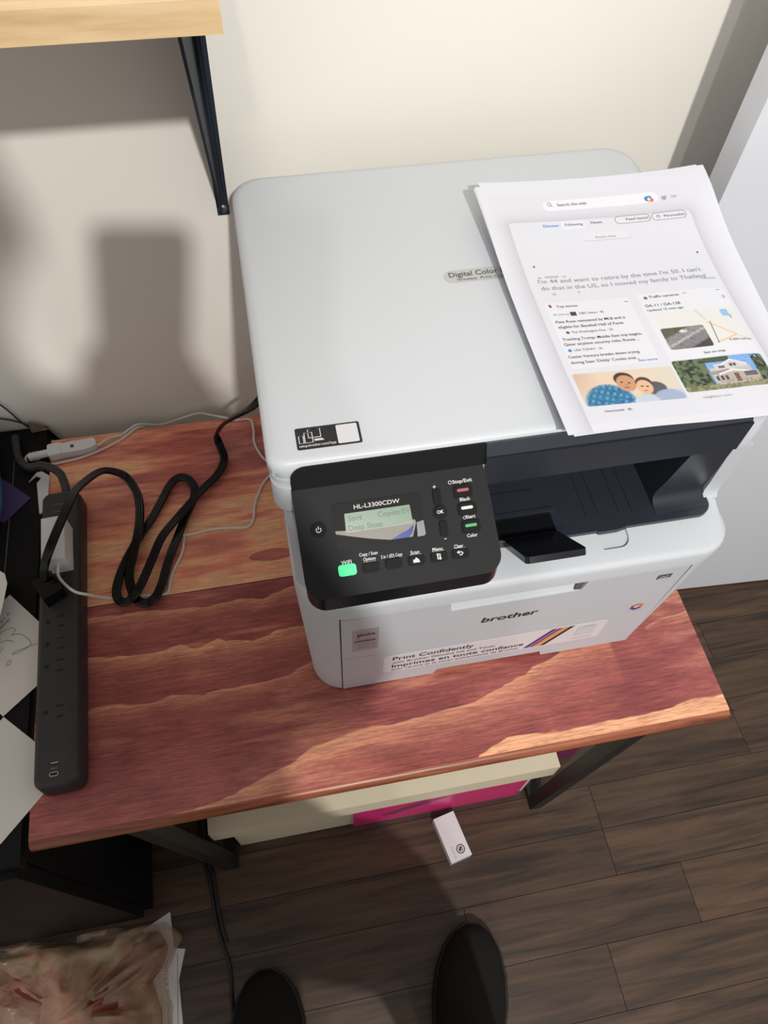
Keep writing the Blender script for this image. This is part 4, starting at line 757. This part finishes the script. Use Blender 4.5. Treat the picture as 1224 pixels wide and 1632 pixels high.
be = [(0, 1), (1, 2), (2, 3), (3, 4), (4, 5), (5, 6), (6, 7), (2, 8), (8, 9), (9, 10), (10, 11), (2, 12), (12, 13), (13, 14), (14, 15), (0, 16), (16, 17), (17, 18), (0, 19), (19, 20), (20, 21)]
skin('body', bv, be, MT['skin'])
sv = [(ax, ay, .10, .185, .160), (ax, ay, .28, .175, .150), (ax-.005, ay-.01, .60, .155, .125), (ax-.01, ay-.01, .84, .150, .115), (ax-.012, ay, .925, .080), (ax-.17, ay+.005, .870, .070), (ax-.225, ay+.06, .600, .060), (ax-.03, -.195, .672, .044), (ax+.15, ay+.005, .870, .070), (ax+.195, ay+.05, .600, .060), (ax+.165, -.195, .672, .044)]
skin('shirt', sv, [(0, 1), (1, 2), (2, 3), (3, 4), (3, 5), (5, 6), (6, 7), (3, 8), (8, 9), (9, 10)], MT['shirt'], 1)
tv = [(ax, ay, .34, .145, .120), (ax, ay, .24, .150, .125), (ax-.09, ay+.02, .13, .112), (-.130, -.195, -.18, .086), (-.142, -.205, -.50, .066), (ax+.12, ay+.02, .13, .112), (.110, -.190, -.18, .086), (.148, -.200, -.50, .066)]
skin('trousers', tv, [(0, 1), (1, 2), (2, 3), (3, 4), (1, 5), (5, 6), (6, 7)], MT['trouser'], 1)
RXv = Vector((.98212, -.18599, .02911)); UPv = Vector((.14205, .83367, .53369)); FWv = FW
ph = Vector((0, 0, .85))+RXv*(-.0225)+UPv*(-.065)-FWv*.012
for s_, wr in ((-1, (ax+.025, -.110, .725)), (1, (ax+.135, -.110, .725))):
    pc = ph+RXv*(s_*.034)+UPv*(-.058)-FWv*(-.020); w0 = Vector(wr)
    hv = [(*w0, .024), (*(w0*.45+pc*.55-FWv*.004), .026, .015), (*(pc-FWv*.006), .024, .011)]; he = [(0, 1), (1, 2)]
    for q_ in range(4):
        b0 = pc+UPv*(-.018+.013*q_)-RXv*s_*.004+FWv*.002; i0 = len(hv)
        hv += [(*(b0), .0085), (*(b0-RXv*s_*.022+FWv*.003), .0078), (*(b0-RXv*s_*(.040-.004*abs(q_-1.5))+UPv*.004), .0066)]; he += [(2, i0), (i0, i0+1), (i0+1, i0+2)]
    i0 = len(hv); t0 = pc+UPv*.006+RXv*s_*.012
    hv += [(*(t0-FWv*.018), .0098), (*(t0-FWv*.036+UPv*.014-RXv*s_*.006), .0090), (*(t0-FWv*.044+UPv*.030-RXv*s_*.018), .0076)]; he += [(1, i0), (i0, i0+1), (i0+1, i0+2)]
    skin('hand', hv, he, MT['skin'])
hd = Vector((hx_, hy_, 1.100))
b = BM(); bmesh.ops.create_uvsphere(b, u_segments=20, v_segments=14, radius=1); 
for v in list(b.verts):
    if v.co.z < -.15 and v.co.y > -.35: b.verts.remove(v)
for v in b.verts: v.co = hd+Vector((v.co.x*.094, v.co.y*.108-.012, v.co.z*.112+.022))
obj('hair', b, MT['hair'], pe, ang=80)
for s_ in (-1, 1):
    b = BM(); bmesh.ops.create_uvsphere(b, u_segments=10, v_segments=8, radius=.011); bmesh.ops.translate(b, verts=b.verts[:], vec=hd+Vector((s_*.032, .078, -.012))); obj('eye', b, MT['label'], pe)
    b = BM(); bmesh.ops.create_uvsphere(b, u_segments=10, v_segments=8, radius=1); 
    for v in b.verts: v.co = hd+Vector((s_*.088+v.co.x*.010, -.006+v.co.y*.018, -.015+v.co.z*.030))
    obj('ear', b, MT['skin'], pe)
b = BM(); add_poly(b, [hd+Vector((-.012, .080, -.045)), hd+Vector((.012, .080, -.045)), hd+Vector((.005, .085, -.004)), hd+Vector((-.005, .085, -.004))], (0, .022, -.004)); bevel_all(b, .004, 2); obj('nose', b, MT['skin'], pe)
b = BM(); add_poly(b, [hd+Vector((-.022, .074, -.070)), hd+Vector((.022, .074, -.070)), hd+Vector((.014, .076, -.078)), hd+Vector((-.014, .076, -.078))], (0, .012, 0)); obj('mouth', b, MT['pinkd'], pe)
b = BM(); pfm = Fr(ph, RXv, UPv); join(b, plate(pfm, rrect(-.0375, -.080, .0375, .080, .010, 5), -.004, .004, .0018, 2)); o = obj('smartphone', b, MT['phone'], None, tuple(ph)); tag(o, 'black smartphone held up over the table by the person in black shoes', 'phone')
for o in list(COL.objects):
    if o.parent is None and o is not cam: o.location.z += ZT
cam.location.z += ZT
